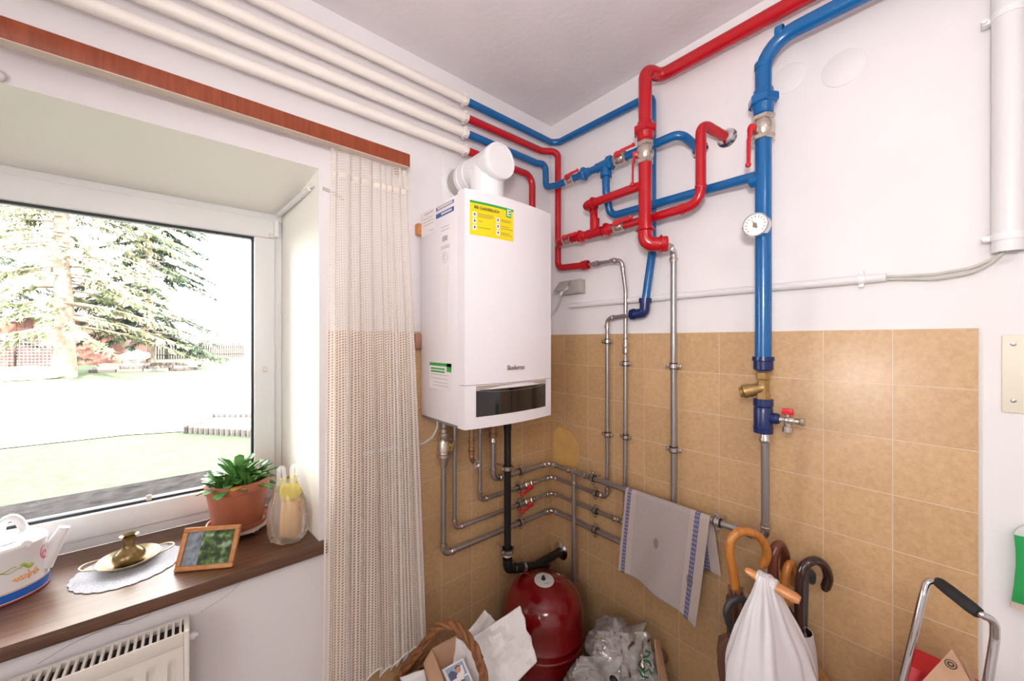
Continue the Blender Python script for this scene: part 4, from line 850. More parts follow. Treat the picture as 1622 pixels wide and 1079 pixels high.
# frill of loose net above the tape, jutting at the right end
b = MB(); b.grid(lambda s, v: (lerp(-0.900, -0.872+0.022*v, s), -0.076-0.004*math.sin(9*s), lerp(2.232, 2.160, v)-0.01*s), 12, 12, 0, uvscale=(9, 10)); b.build('header_frill', cm, t, sharp=0, recalc=False)

# ================================================================== REVEAL CONDUIT
t = thing('reveal_conduit', 'white cable tube in the upper corner of the window reveal', 'conduit', DP(470, 320, 1.45))
a_ = DP(443, 341, 1.60); c_ = DP(494, 299, 1.36); a_.x -= 0.004; c_.x -= 0.006
b = MB(); b.cyl(a_, c_, 0.0095, 14); b.build('tube', 'conduit', t)
b = MB()
for dz in (0, -0.006):
    pts = [c_+(a_-c_)*0.05, c_+V((0.012, -0.03, dz*0.3)), WW(513, 297, 0.006)+Z_*dz, WW(528, 304, 0.008)+Z_*dz, WW(545, 316, 0.008)+Z_*dz]; b.sweep(round_path(pts, 0.03), 0.003, 8)
b.build('wires', 'cable', t)

# ================================================================== RADIATOR
rx1 = -1.497; rx0 = -2.55; rz1, rz0 = 0.807, 0.20; ry0, ry1 = -0.105, -0.028
t = thing('radiator', 'cream white panel radiator with slotted top under the window sill', 'radiator', (rx1-0.5, -0.065, rz0))
b = MB(); ex = rx1-0.012; nfl = 26; zt_, zb_ = rz1-0.035, rz0
def radf(u, v):
    x = lerp(rx0, ex, u); z = lerp(zt_, zb_, v); f = (x-ex)/0.0405; k = abs((f-0.5) % 1.0-0.5)*2
    g = max(0, min(1, (k-0.45)*5))*max(0, min(1, (v-0.05)*40))*max(0, min(1, (0.95-v)*40)); edge = 1.0 if ex-x > 0.018 else 0.0
    return (x, ry0+0.007*g*edge, z)
b.grid(radf, 520, 60); b.lohi((rx0, ry0+0.0075, rz0), (ex, ry0+0.014, zt_)); b.build('front_panel', 'radiator', t)
b = MB(); b.lohi((rx0, ry1-0.012, rz0), (ex, ry1, zt_), bev=0.002); b.build('rear_panel', 'radiator', t)
b = MB(); b.lohi((rx0, ry0+0.012, rz1-0.02), (ex, ry1-0.012, rz1-0.016), 1)  # dark sheet below the slats paints the shade inside the grille
b.lohi((rx0, ry0+0.0005, rz1-0.036), (ex, ry0+0.006, rz1), 0, 0.002); b.lohi((rx0, ry1-0.012, rz1-0.03), (ex, ry1, rz1), 0, 0.002)
k = 0
x = ex-0.004
while x > rx0+0.02:
    b.lohi((x-0.0055, ry0+0.002, rz1-0.014), (x, ry1-0.006, rz1-0.0005), 0); x -= 0.0145
b.build('top_grille', ['radiator', 'dark'], t)
b = MB(); b.lohi((ex, ry0-0.001, rz0), (rx1, ry1, rz1+0.001), bev=0.003); b.build('side_cover', 'radiator', t)
b = MB(); b.cyl((rx1, -0.07, rz1-0.04), (rx1+0.012, -0.07, rz1-0.04), 0.009, 14); b.cyl((rx1+0.012, -0.07, rz1-0.04), (rx1+0.018, -0.07, rz1-0.04), 0.005, 8); b.build('vent_plug', 'whiteplastic', t)

# ================================================================== THINGS ON THE SILL
SZ = 0.885
# potted plant on a small wheeled board
pc = V((-1.362, 0.262, SZ))
t = thing('plant_trolley', 'low wheeled plant board under the terracotta pot', 'plant trolley', pc)
b = MB(); b.lathe(pc+Z_*0.021, Z_, [(0, 0), (0, 0.10), (0.008, 0.10), (0.008, 0)], 8, a0=PI/8); b.build('board', 'chip', t)
for k in range(4):
    a = math.radians(12+90*k-70); q = pc+V((math.cos(a)*0.085, math.sin(a)*0.085, 0)); b = MB()
    b.cyl(q+V((-0.006, 0, 0.010)), q+V((0.006, 0, 0.010)), 0.0099, 14, 1); b.box(q+Z_*0.016, (0.016, 0.012, 0.012), 0, 0.002); b.build('caster', ['steel', 'dark'], t)
t = thing('potted_plant', 'green succulent with some yellowed leaves in a terracotta pot', 'plant', pc+Z_*0.029)
z0 = SZ+0.029
b = MB(); b.lathe((pc.x, pc.y, z0), Z_, [(0, 0), (0, 0.085), (0.004, 0.088), (0.018, 0.093), (0.018, 0.089), (0.005, 0.082)], 40); b.build('saucer', 'terracotta', t)
b = MB(); b.lathe((pc.x, pc.y, z0+0.005), Z_, [(0, 0), (0, 0.072), (0.006, 0.075), (0.125, 0.0925), (0.127, 0.096), (0.155, 0.0985), (0.160, 0.097), (0.158, 0.092), (0.138, 0.0895), (0.138, 0.06)], 44); b.build('pot', 'terracotta', t)
b = MB(); b.lathe((pc.x, pc.y, z0+0.143), Z_, [(0, 0.0905), (0.004, 0.06), (0.010, 0)], 30); b.build('soil', 'soil', t)
random.seed(21)
def leaf(b, base, az, tilt, L, W, curl=0.35, fold=0.25):
    """thick spatulate leaf"""
    h = V((math.cos(az), math.sin(az), 0)); s = V((-math.sin(az), math.cos(az), 0)); n = 9; pos = V(base); ang = tilt; rows = []
    for i in range(n+1):
        u = i/n; w = W*(0.22+0.78*math.sin(min(1, u*1.08)**1.5*PI*0.62)) if u < 0.86 else W*(0.95*math.sqrt(max(0.0, 1-((u-0.86)/0.14)**2))+0.02)
        th = 0.0035*(1-0.6*u)+0.0008; nrm = V((-math.sin(ang)*h.x, -math.sin(ang)*h.y, math.cos(ang)))
        rows.append([pos-s*w+nrm*fold*w, pos+nrm*th*0.3, pos+s*w+nrm*fold*w, pos-nrm*th*1.6])
        pos = pos+(h*math.cos(ang)+Z_*math.sin(ang))*(L/n); ang -= curl/n
    b.rings(rows, 0, True)
top = V((pc.x, pc.y, z0+0.155))
ks = 0
for (cxo, cyo, nl, hh) in ((0, 0, 34, 0.032), (-0.045, -0.03, 17, 0.012), (0.045, 0.02, 17, 0.015), (0.02, -0.05, 13, 0.01), (-0.03, 0.045, 10, 0.012)):
    for k in range(nl):
        az = k*2.39996+cxo*40; f = k/nl; tilt = lerp(0.08, 1.30, f)+random.uniform(-0.15, 0.15)
        L = lerp(0.106, 0.075, f)*random.uniform(0.85, 1.15)*(1.0 if nl > 20 else 0.72)
        b = MB(); leaf(b, top+V((cxo, cyo, hh*f-0.008))+V((math.cos(az), math.sin(az), 0))*0.012, az, tilt, L, 0.0142*random.uniform(0.85, 1.15), random.uniform(0.3, 0.8))
        yl = (nl > 20 and k == 9) or (nl == 17 and k == 3 and cxo < 0) or (nl == 13 and k == 4)
        b.build('leaf', 'leafy' if yl else 'leaf', t); ks += 1
# carrier bag with carton and yellow bag
def bag_shell(b, rings, seg=48, lobes=7, amp=0.06, seed=0):
    """rings: (centre, rx, ry) from bottom to top"""
    R_ = []
    for i, (c, rx, ry) in enumerate(rings):
        c = V(c); row = []
        for k in range(seg):
            a = 2*PI*k/seg; m_ = 1+amp*math.sin(lobes*a+seed+0.5*i)+amp*0.6*math.sin((lobes*2+1)*a+seed*2-0.4*i)
            p = c+V((math.cos(a)*rx*m_, math.sin(a)*ry*m_, 0)); p += noise.noise_vector(p*22+V((seed, 0, 0)))*0.006; row.append(p)
        R_.append(row)
    b.rings(R_, 0, False)
g0 = V((-1.232, 0.085, SZ))
t = thing('plastic_bag', 'milky plastic carrier bag with a carton at the right end of the sill', 'bag', g0)
b = MB(); bag_shell(b, [(g0+V((0, 0, 0.004)), 0.02, 0.02), (g0+V((0, 0, 0.006)), 0.052, 0.045), (g0+V((0, 0, 0.03)), 0.062, 0.053), (g0+V((0, 0, 0.085)), 0.064, 0.056), (g0+V((-0.004, 0.0, 0.13)), 0.055, 0.05), (g0+V((-0.004, 0.005, 0.165)), 0.044, 0.042), (g0+V((-0.002, 0.01, 0.19)), 0.036, 0.03), (g0+V((0, 0.01, 0.205)), 0.03, 0.02), (g0+V((0.002, 0.012, 0.212)), 0.027, 0.012)], 52, 6, 0.05, 2.0)
for sx_ in (-0.02, 0.02): b.sweep(round_path([g0+V((sx_-0.010, 0.008, 0.19)), g0+V((sx_-0.008, 0.014, 0.25)), g0+V((sx_+0.006, 0.016, 0.25)), g0+V((sx_+0.010, 0.01, 0.19))], 0.012), 0.007, 8, flat=0.3, flat_dir=Y_)
b.build('bag_film', 'bagclear', t)
b = MB(); rr = Matrix.Rotation(math.radians(-38), 3, 'Z'); b.box(g0+V((0.006, -0.004, 0.074)), (0.060, 0.044, 0.125), 0, 0.006, rr @ Matrix.Rotation(0.08, 3, 'Y'))
tag(b.build('carton', 'orangepack', origin=g0+V((0.01, 0, 0.012))), 'pale orange printed carton inside the milky plastic bag', 'carton')
b = MB(); yr = [(g0+V((0.006, 0.004, 0.142)), 0.024, 0.022), (g0+V((0.005, 0.004, 0.15)), 0.034, 0.030), (g0+V((0.0, 0.004, 0.17)), 0.031, 0.029), (g0+V((-0.004, 0.006, 0.19)), 0.022, 0.02), (g0+V((-0.004, 0.006, 0.198)), 0.006, 0.006)]
bag_shell(b, yr, 30, 5, 0.12, 1.0); tag(b.build('yellow_bag', 'yellowplastic', origin=g0+Z_*0.14), 'crumpled yellow bag on top of the carton in the plastic bag', 'bag')
# picture frame leaning back
BL, BR = V((-1.5316, 0.0887, SZ)), V((-1.396, 0.0076, SZ)); exf = (BR-BL).normalized(); nb = V((-exf.y, exf.x, 0)); 
if nb.y < 0: nb = -nb
tl_ = math.atan2(0.050, 0.108); upf = (Z_*math.cos(tl_)+nb*math.sin(tl_)); nf = exf.cross(upf)
Wf, Hf = (BR-BL).length, 0.119
t = thing('picture_frame', 'small orange wooden frame with a garden photo leaning back on the sill', 'picture frame', (BL+BR)/2)
def fp(u, v, w=0.0): return BL+exf*u+upf*v+nf*w
def fbox(b, u0, v0, u1, v1, w0, w1, mi=0, bev=0.0):
    rot = Matrix((exf, upf, nf)).transposed(); b.box(fp((u0+u1)/2, (v0+v1)/2, (w0+w1)/2), (u1-u0, v1-v0, w1-w0), mi, bev, rot)
b = MB(); fw = 0.0135
fbox(b, 0, 0, Wf, fw, -0.006, 0.007, 0, 0.002); fbox(b, 0, Hf-fw, Wf, Hf, -0.006, 0.007, 0, 0.002); fbox(b, 0, fw, fw, Hf-fw, -0.006, 0.007, 0, 0.002); fbox(b, Wf-fw, fw, Wf, Hf-fw, -0.006, 0.007, 0, 0.002); b.build('frame_moulding', 'framewood', t)
pm, nt, bs = new_mat('garden_photo_print'); tc = nt.nodes.new('ShaderNodeTexCoord'); n1 = nt.nodes.new('ShaderNodeTexNoise'); n1.inputs['Scale'].default_value = 45; n1.inputs['Detail'].default_value = 6
r = nt.nodes.new('ShaderNodeValToRGB'); e = r.color_ramp.elements; e[0].position = 0.3; e[0].color = (0.02, 0.02, 0.025, 1); e[1].position = 0.72; e[1].color = (0.45, 0.5, 0.55, 1)
x = e.new(0.48); x.color = (0.05, 0.09, 0.03, 1); x = e.new(0.58); x.color = (0.16, 0.28, 0.08, 1)
nt.links.new(tc.outputs['Object'], n1.inputs['Vector']); nt.links.new(n1.outputs['Fac'], r.inputs['Fac']); nt.links.new(r.outputs['Color'], bs.inputs['Base Color']); bs.inputs['Roughness'].default_value = 0.08
b = MB(); fbox(b, fw-0.002, fw-0.002, Wf-fw+0.002, Hf-fw+0.002, -0.003, 0.0015); b.build('photo_print', pm, t)
b = MB(); fbox(b, fw, fw, fw+0.042, Hf-fw, 0.0, 0.0019); b.build('photo_print_pale_side', mat('photo_pale_area', (0.24, 0.28, 0.33), 0.08, var=0.4, vscale=60), t)
b = MB(); fbox(b, Wf*0.47, Hf*0.2, Wf*0.53, Hf*0.62, -0.05, -0.006); b.build('easel_back', 'dark', t)
# doily, brass tray, brass vase
dcn = V((-1.637, 0.212, SZ)); b = MB(); seg = 144
ring = [dcn+V((math.cos(2*PI*k/seg), math.sin(2*PI*k/seg), 0))*(0.121+0.004*abs(math.sin(PI*k/6))) for k in range(seg)]
b.prism([p+Z_*0.0008 for p in ring], (0, 0, 0.002)); tag(b.build('lace_doily', 'lace', origin=dcn), 'white scalloped lace doily under the brass tray', 'doily')
tcn = V((-1.640, 0.236, SZ+0.0031))
t = thing('brass_tray', 'oval brass tray with two wire handles on the lace doily', 'tray', tcn)
b = MB(); b.lathe(tcn, Z_, [(0, 0), (0, 0.045), (0.006, 0.052), (0.019, 0.070), (0.021, 0.073), (0.0225, 0.071), (0.009, 0.05), (0.003, 0.04), (0.003, 0)], 44, sx=1.0, sy=1.08, udir=X_); b.build('dish', 'oldbrass', t)
for sg in (-1, 1):
    b = MB(); pts = []
    for k in range(13): a = -PI/2*0.95+k*PI*0.95/12; pts.append(tcn+V((sg*(0.062+0.042*math.cos(a)), 0.034*math.sin(a), 0.019+0.004*math.cos(a))))
    b.sweep(pts, 0.0024, 8); b.build('handle', 'oldbrass', t)
b = MB(); vc = tcn+Z_*0.0035
b.lathe(vc, Z_, [(0, 0), (0, 0.030), (0.003, 0.034), (0.010, 0.038), (0.018, 0.0395), (0.027, 0.037), (0.036, 0.030), (0.044, 0.021), (0.051, 0.0155), (0.058, 0.0138), (0.070, 0.0142), (0.077, 0.017), (0.0825, 0.0225), (0.084, 0.0225), (0.079, 0.0145), (0.06, 0.012), (0.04, 0.02)], 40)
tag(b.build('brass_vase', 'vasebrass', origin=vc), 'small bulbous brass vase with flared lip standing in the tray', 'vase')
# watering can
wc = V((-1.905, 0.262, SZ))
t = thing('watering_can', 'white enamel watering can painted with vegetables and a blue band', 'watering can', wc)
SXW, SYW = 1.0, 0.9
def canr(z): return 0.098-0.004*z/0.14
b = MB(); b.lathe(wc+Z_*0.002, Z_, [(0, 0), (0, 0.099), (0.002, 0.1), (0.026, 0.0995), (0.027, 0.098), (0.125, 0.095), (0.128, 0.097), (0.138, 0.097), (0.143, 0.093), (0.146, 0.08), (0.147, 0.0)], 48, sx=SXW, sy=SYW, udir=X_); body = b.build('can_body', 'whiteplastic', t)
def band(z0, z1, lift, name, m):
    b = MB(); b.lathe(wc+Z_*(0.002+z0), Z_, [(0, 0.0985), (0, 0.0995+lift), (z1-z0, 0.0995+lift), (z1-z0, 0.0985)], 48, sx=SXW, sy=SYW, udir=X_); b.build(name, m, body)
band(0.006, 0.027, 0.0008, 'blue_band', mat('blue_enamel_band', (0.02, 0.13, 0.55), 0.3)); band(0.001, 0.004, 0.0011, 'red_rim', mat('red_rim_line', (0.6, 0.08, 0.06), 0.35)); band(0.029, 0.0305, 0.0009-0.0013, 'orange_line', mat('orange_line_paint', (0.85, 0.38, 0.1), 0.4))
b = MB(); b.sweep([wc+V((0.085, 0.0, 0.05)), wc+V((0.100, 0.006, 0.085)), wc+V((0.119, 0.010, 0.126)), wc+V((0.127, 0.012, 0.146))], [0.024, 0.02, 0.0145, 0.0125], 18); b.build('spout', 'whiteplastic', t)
b = MB(); b.sweep(round_path([HZ(42, 862, wc.z+0.143), DP(42, 842, 1.095), DP(24, 816, 1.085), DP(4, 826, 1.09), DP(-6, 872, 1.10)], 0.03), 0.0098, 14); b.build('handle', 'whiteplastic', t)
b = MB(); b.lathe(HZ(-3, 862, wc.z+0.149)+Z_*0.0002, Z_, [(0, 0.033), (0.001, 0.033), (0.001, 0)], 28, sx=1.0, sy=0.8, udir=X_); b.build('filling_hole', mat('grey_hole', (0.36, 0.37, 0.39), 0.4), t)
# painted motifs as thin raised enamel strokes on the can wall
def onc(a, z, lift=0.0008): r_ = 0.0978-0.003*(z-0.027)/0.1; return wc+V((math.cos(a)*(r_+lift)*SXW, math.sin(a)*(r_+lift)*SYW, z))
def strokes(name, col, paths, r_=0.0012):
    b = MB()
    for pth in paths: b.sweep([onc(a, z) for a, z in pth], r_, 6)
    b.build(name, mat(name+'_paint', col, 0.4), body)
import itertools
c0 = -0.55
strokes('green_pea_motif', (0.36, 0.45, 0.04), [[(c0-0.30+0.03*k, 0.089-0.001*k+0.004*math.sin(k*0.9)) for k in range(9)]], 0.0042)
strokes('green_stem_motif', (0.30, 0.42, 0.05), [[(c0-0.75+0.05*k, 0.083+0.003*math.sin(k)) for k in range(10)], [(c0-0.75+0.05*k, 0.090-0.003*math.sin(k*0.8)) for k in range(8)]], 0.0010)
strokes('orange_carrot_motif', (0.85, 0.40, 0.10), [[(c0-0.48+0.045*k, 0.058+0.006*math.sin(k*2.2)) for k in range(14)], [(c0-0.45, 0.058), (c0-0.3, 0.064), (c0-0.18, 0.062)], [(c0-0.45, 0.057), (c0-0.3, 0.053), (c0-0.16, 0.054)], [(c0-0.15, 0.048), (c0-0.13, 0.06), (c0-0.15, 0.072)], [(c0-0.02, 0.052), (c0, 0.066), (c0+0.05, 0.07)]], 0.0013)
strokes('pink_shell_motif', (0.80, 0.12, 0.22), [[(c0+0.32+0.13*math.cos(k*0.5), 0.098+0.017*math.sin(k*0.5)) for k in range(2, 13)], [(c0+0.34+0.08*math.cos(k*0.6), 0.092+0.010*math.sin(k*0.6)) for k in range(10)], [(c0+0.30, 0.08), (c0+0.38, 0.08)]], 0.0011)
# ================================================================== TOWEL
tm_, nt, bs = new_mat('striped_tea_towel'); uvn = nt.nodes.new('ShaderNodeUVMap'); sp = nt.nodes.new('ShaderNodeSeparateXYZ'); nt.links.new(uvn.outputs[0], sp.inputs[0])
def mnode(op, a, b=None, c=None):
    n = nt.nodes.new('ShaderNodeMath'); n.operation = op
    for i, v in enumerate((a, b, c)):
        if v is None: continue
        if isinstance(v, (int, float)): n.inputs[i].default_value = v
        else: nt.links.new(v, n.inputs[i])
    return n.outputs[0]
def between(o, a, b): return mnode('MULTIPLY', mnode('GREATER_THAN', o, a), mnode('LESS_THAN', o, b))
def mixc(f, a, b):
    n = nt.nodes.new('ShaderNodeMix'); n.data_type = 'RGBA'
    if isinstance(f, (int, float)): n.inputs[0].default_value = f
    else: nt.links.new(f, n.inputs[0])
    for i, v in ((6, a), (7, b)):
        if isinstance(v, tuple): n.inputs[i].default_value = (*v, 1)
        else: nt.links.new(v, n.inputs[i])
    return n.outputs[2]
U_, V_ = sp.outputs[0], sp.outputs[1]
CR = (0.50, 0.42, 0.38); GR = (0.28, 0.255, 0.30); BLU = (0.075, 0.095, 0.26)
st_ = mnode('MULTIPLY', mnode('LESS_THAN', mnode('FRACT', mnode('MULTIPLY', U_, 62.0)), 0.42), between(U_, 0.16, 0.80))
colr = mixc(mnode('MULTIPLY', st_, 0.75), CR, GR)
chk = mnode('GREATER_THAN', mnode('ADD', mnode('SINE', mnode('MULTIPLY', V_, 260.0)), mnode('SINE', mnode('MULTIPLY', U_, 330.0))), -0.9)
bl = mnode('MULTIPLY', mnode('ADD', between(U_, 0.040, 0.088), between(U_, 0.852, 0.905)), chk)
colr = mixc(mnode('MULTIPLY', bl, 0.9), colr, BLU)
nz = nt.nodes.new('ShaderNodeTexNoise'); nz.inputs['Scale'].default_value = 7; nz.inputs['Detail'].default_value = 4; nt.links.new(uvn.outputs[0], nz.inputs['Vector'])
def blot(u, v, r):
    du = mnode('SUBTRACT', U_, u); dv = mnode('SUBTRACT', V_, v)
    d = mnode('SQRT', mnode('ADD', mnode('MULTIPLY', du, du), mnode('MULTIPLY', dv, dv))); d = mnode('ADD', d, mnode('MULTIPLY', mnode('SUBTRACT', nz.outputs['Fac'], 0.5), r*2.2)); return mnode('LESS_THAN', d, r)
sm_ = mnode('MAXIMUM', blot(0.46, 0.70, 0.035), blot(0.87, 0.80, 0.03))
colr = mixc(mnode('MULTIPLY', sm_, 0.55), colr, (0.12, 0.12, 0.13))
nt.links.new(colr, bs.inputs['Base Color']); bs.inputs['Roughness'].default_value = 0.9
y0t, y1t = RW(994, 774, 0.064).y, RW(1126, 817, 0.076).y
zf0 = RW(985, 903, 0.095).z; zf1 = RW(1104, 992, 0.105).z; zbk = RW(1137, 905, 0.035).z
rt = 0.0132
def towel(u, v):
    y = lerp(y0t, y1t, u); xp = lerp(-0.0695, -0.0755, u)
    if v < 0.38:                                    # flap behind the pipe
        k = v/0.38; z = lerp(zbk, zA_, k); x = xp+rt+0.004*math.sin(u*14); y -= 0.030*(1-k)*u-0.01*(1-k)*(1-u)
        return (min(-0.009, x+0.010*(1-k)*math.sin(u*9+1)), y, z)
    if v < 0.46:
        a = (v-0.38)/0.08*PI; return (xp+rt*math.cos(a), y, zA_+rt*math.sin(a))
    k = (v-0.46)/0.54; z = zA_-(zA_-lerp(zf0, zf1, u)-0.012*math.sin(u*PI))*k
    x = xp-rt-0.018*k-0.009*k*math.sin(u*11+k*2)-0.012*k*u; y += 0.035*k*u+0.018*k*(1-u) if True else 0
    return (x, y, z)
b = MB(); b.grid(towel, 60, 100, 0, uvscale=(1, 1)); o = b.build('tea_towel', tm_, origin=(-0.07, (y0t+y1t)/2, zA_), sharp=0, recalc=False)
tag(o, 'worn cream tea towel with blue edge bands hanging over the steel pipe', 'towel')
sm = o.modifiers.new('thickness', 'SOLIDIFY'); sm.thickness = 0.0022; sm.offset = 0

# ================================================================== TANK
t = thing('expansion_tank', 'glossy dark red round expansion tank on the floor in the corner', 'tank', (TK.x, TK.y, 0))
RT = 0.180; zt_ = 0.512
b = MB(); pr = [(0.10, 0.0), (0.105, 0.08), (0.125, 0.135), (0.17, 0.170), (0.235, RT-0.004)]
b.lathe((TK.x, TK.y, 0), Z_, pr+[(0.250, RT), (0.253, RT+0.004), (0.259, RT+0.004), (0.262, RT)], 64)
pr2 = [(0.262, RT), (0.284, RT), (0.287, RT+0.003), (0.292, RT+0.003), (0.295, RT), (0.365, RT), (0.40, RT-0.004), (0.43, RT-0.015), (0.458, RT-0.036), (0.48, RT-0.066), (0.495, RT-0.10), (0.504, 0.045), (0.506, 0.042), (0.507, 0.0)]
b.lathe((TK.x, TK.y, 0), Z_, pr2, 64); b.build('tank_body', 'tank', t, sharp=50)
b = MB(); lc = V((TK.x-0.012, TK.y-0.018, 0.505)); b.lathe(lc, (-0.05, -0.09, 1), [(0, 0.044), (0.0028, 0.044), (0.0032, 0.042), (0.0032, 0)], 36); b.build('top_label', 'lightgrey', t)
b = MB(); b.lathe(lc+V((0, 0.005, 0.002)), Z_, [(0, 0.010), (0.006, 0.010), (0.007, 0.007), (0.016, 0.006), (0.017, 0)], 16); b.build('valve_cap', 'rubber', t)
b = MB(); b.box(lc+V((-0.008, -0.024, 0.0015)), (0.02, 0.008, 0.001), 0, 0, Matrix.Rotation(-0.6, 3, 'Z')); b.build('label_print', 'inkgrey', t)
for k in range(3):
    a = 0.5+2*PI*k/3; p = V((TK.x+math.cos(a)*0.135, TK.y+math.sin(a)*0.135, 0)); b = MB(); b.box(p+Z_*0.085, (0.012, 0.05, 0.17), 0, 0.003, Matrix.Rotation(a, 3, 'Z')); b.box(p+Z_*0.004, (0.04, 0.05, 0.008), 0, 0.002, Matrix.Rotation(a, 3, 'Z')); b.build('leg', 'tank', t)

# ================================================================== WICKER BASKET WITH PAPER
bc = DP(702, 1079, 1.34); bc.z = 0
t = thing('wicker_basket', 'brown wicker basket with a tall hoop handle below the curtain', 'basket', bc)
bdir = RGT*0.94-FWD*0.34; bdir = V((bdir.x, bdir.y, 0)).normalized(); bper = V((-bdir.y, bdir.x, 0))
RZ = 0.36
b = MB(); nr = 15
def bas(a, z): r_ = lerp(0.12, 0.17, z/RZ)+0.004*math.sin(a*12+PI*(round(z/0.0235) % 2)); return bc+bdir*math.cos(a)*r_+bper*math.sin(a)*r_*0.72+Z_*z
for j in range(nr+1): b.sweep([bas(2*PI*k/72, 0.006+0.0235*j) for k in range(72)], 0.0085, 6, closed=True)
b.lathe(bc+Z_*0.0, Z_, [(0, 0), (0, 0.12), (0.01, 0.125), (0.012, 0)], 40, sx=1, sy=0.72, udir=bdir); b.build('weave', 'wicker', t)
b = MB()
for s in (0, 1):
    b.sweep([bas(2*PI*k/80, RZ)+Z_*0.012*math.sin(10*2*PI*k/80+PI*s)+(bas(2*PI*k/80, RZ)-bc-Z_*RZ).normalized()*0.006*math.cos(10*2*PI*k/80+PI*s) for k in range(80)], 0.009, 8, closed=True)
b.build('rim', 'wicker', t)
ha = DP(636, 1068, 1.38); hb = DP(771, 1085, 1.26); ap = DP(704, 996, 1.32)
pts_h = [DP(628, 1085, 1.40), DP(648, 1050, 1.385), DP(672, 1022, 1.37), DP(690, 995, 1.345), DP(716, 990, 1.32), DP(742, 1013, 1.295), DP(759, 1045, 1.275), DP(768, 1085, 1.26), DP(770, 1110, 1.25)]
hp_ = []
for i in range(len(pts_h)-1):
    p0 = pts_h[max(0, i-1)]; p1 = pts_h[i]; p2 = pts_h[i+1]; p3 = pts_h[min(len(pts_h)-1, i+2)]
    for k in range(8):
        u = k/8; hp_.append(0.5*((2*p1)+(p2-p0)*u+(2*p0-5*p1+4*p2-p3)*u*u+(3*p1-p0-3*p2+p3)*u**3))
hp_.append(pts_h[-1])
b = MB(); n = len(hp_)
for s in range(3):
    row = []
    for i, p in enumerate(hp_):
        tg = (hp_[min(i+1, n-1)]-hp_[max(i-1, 0)]).normalized(); u, w = frame_of(tg); a = 2*PI*s/3+i*0.42; row.append(p+(u*math.cos(a)+w*math.sin(a))*0.0085)
    b.sweep(row, 0.0088, 8)
b.build('hoop_handle', 'wicker', t)
def sheet(name, quad, m, label, cat, crumple=0.004, nu=14, nv=14, th=0.0015, seed=0.0, parent=None, group=None, hf=1.0):
    """a crumpled sheet spanned by four corners (tl, tr, br, bl)"""
    tl, tr, br, bl = quad; nrm = (tr-tl).cross(bl-tl).normalized()
    def fn(u, v):
        p = tl*(1-u)*(1-v)+tr*u*(1-v)+br*u*v+bl*(1-u)*v
        return p+nrm*crumple*noise.noise(V((u*3.2+seed, v*3.2, seed*1.7)))*2.4+nrm*crumple*1.5*abs(noise.noise(V((u*4.5+seed, v*4.5, 3))))+nrm*crumple*0.9*hf*abs(noise.noise(V((u*10+seed, v*9, 5))))+(tr-tl).normalized()*crumple*noise.noise(V((u*5, v*6, seed)))
    b = MB(); b.grid(fn, nu, nv); o = b.build(name, m, parent, origin=None if parent else (tl+tr+br+bl)/4, sharp=18 if th else 60, recalc=False)
    if th:
        s = o.modifiers.new('thickness', 'SOLIDIFY'); s.thickness = th; s.offset = 0
    if label: tag(o, label, cat, group)
    return o
sheet('paper_bag', (DP(733, 1020, 1.41), DP(822, 961, 1.40), DP(851, 1048, 1.34), DP(766, 1135, 1.30)), 'paper', 'large crumpled white paper bag sticking out of the basket in front of the red tank', 'paper bag', 0.009, 22, 22, 0.006, 1.0)
sheet('paper_bag', (DP(718, 1030, 1.45), DP(768, 966, 1.46), DP(800, 1000, 1.45), DP(742, 1120, 1.38)), 'paper', 'white paper bag pointing up behind the larger paper bag', 'paper bag', 0.007, 14, 14, 0.004, 4.0)
sheet('white_paper', (DP(722, 1010, 1.385), DP(752, 1030, 1.36), DP(772, 1170, 1.30), DP(702, 1150, 1.32)), 'paper', 'folded white paper inside the basket under the hoop handle', 'paper', 0.006, 12, 12, 0.003, 7.0)
sheet('white_paper', (DP(634, 1073, 1.33), DP(672, 1060, 1.33), DP(690, 1140, 1.30), DP(655, 1150, 1.30)), 'paper', 'white paper at the left front of the basket', 'paper', 0.003, 8, 8, 0.004, 2.0)
t = thing('cardboard_box', 'small open cardboard box with raised flap in the wicker basket', 'box', DP(700, 1060, 1.33))
sheet('box_flap', (DP(670, 1052, 1.325), DP(684, 1028, 1.335), DP(706, 1085, 1.29), DP(684, 1100, 1.28)), 'card', None, None, 0.0012, 6, 6, 0.003, 1.0, t)
sheet('box_wall', (DP(684, 1028, 1.335), DP(727, 1004, 1.40), DP(738, 1120, 1.36), DP(706, 1150, 1.31)), 'card', None, None, 0.0012, 6, 6, 0.003, 3.0, t)
sheet('box_wall', (DP(684, 1099, 1.281), DP(706, 1084, 1.291), DP(724, 1170, 1.29), DP(702, 1180, 1.28)), 'card', None, None, 0.0012, 6, 6, 0.003, 5.0, t)
# printed photo sheet with two small portraits
q = [DP(703, 1062, 1.325), DP(733, 1045, 1.335), DP(752, 1090, 1.295), DP(722, 1105, 1.28)]
t = thing('photo_sheet', 'sheet of small blue portrait photos of a man in dark suit in the basket', 'photo sheet', q[0])
def qp(u, v, w=0.0):
    n_ = (q[1]-q[0]).cross(q[3]-q[0]).normalized(); n_ = n_ if n_.dot(CAM-q[0]) > 0 else -n_
    return q[0]*(1-u)*(1-v)+q[1]*u*(1-v)+q[2]*u*v+q[3]*(1-u)*v+n_*w
def qrect(b, u0, v0, u1, v1, w=0.0012, th=0.0006, poly=None):
    pl = poly or [(u0, v0), (u1, v0), (u1, v1), (u0, v1)]; P = [qp(u, v, w) for u, v in pl]; n_ = qp(0, 0, 1)-qp(0, 0, 0); b.prism(P, n_*th)
def ell(u, v, ru, rv, n=14): return [(u+ru*math.cos(2*PI*k/n), v+rv*math.sin(2*PI*k/n)) for k in range(n)]
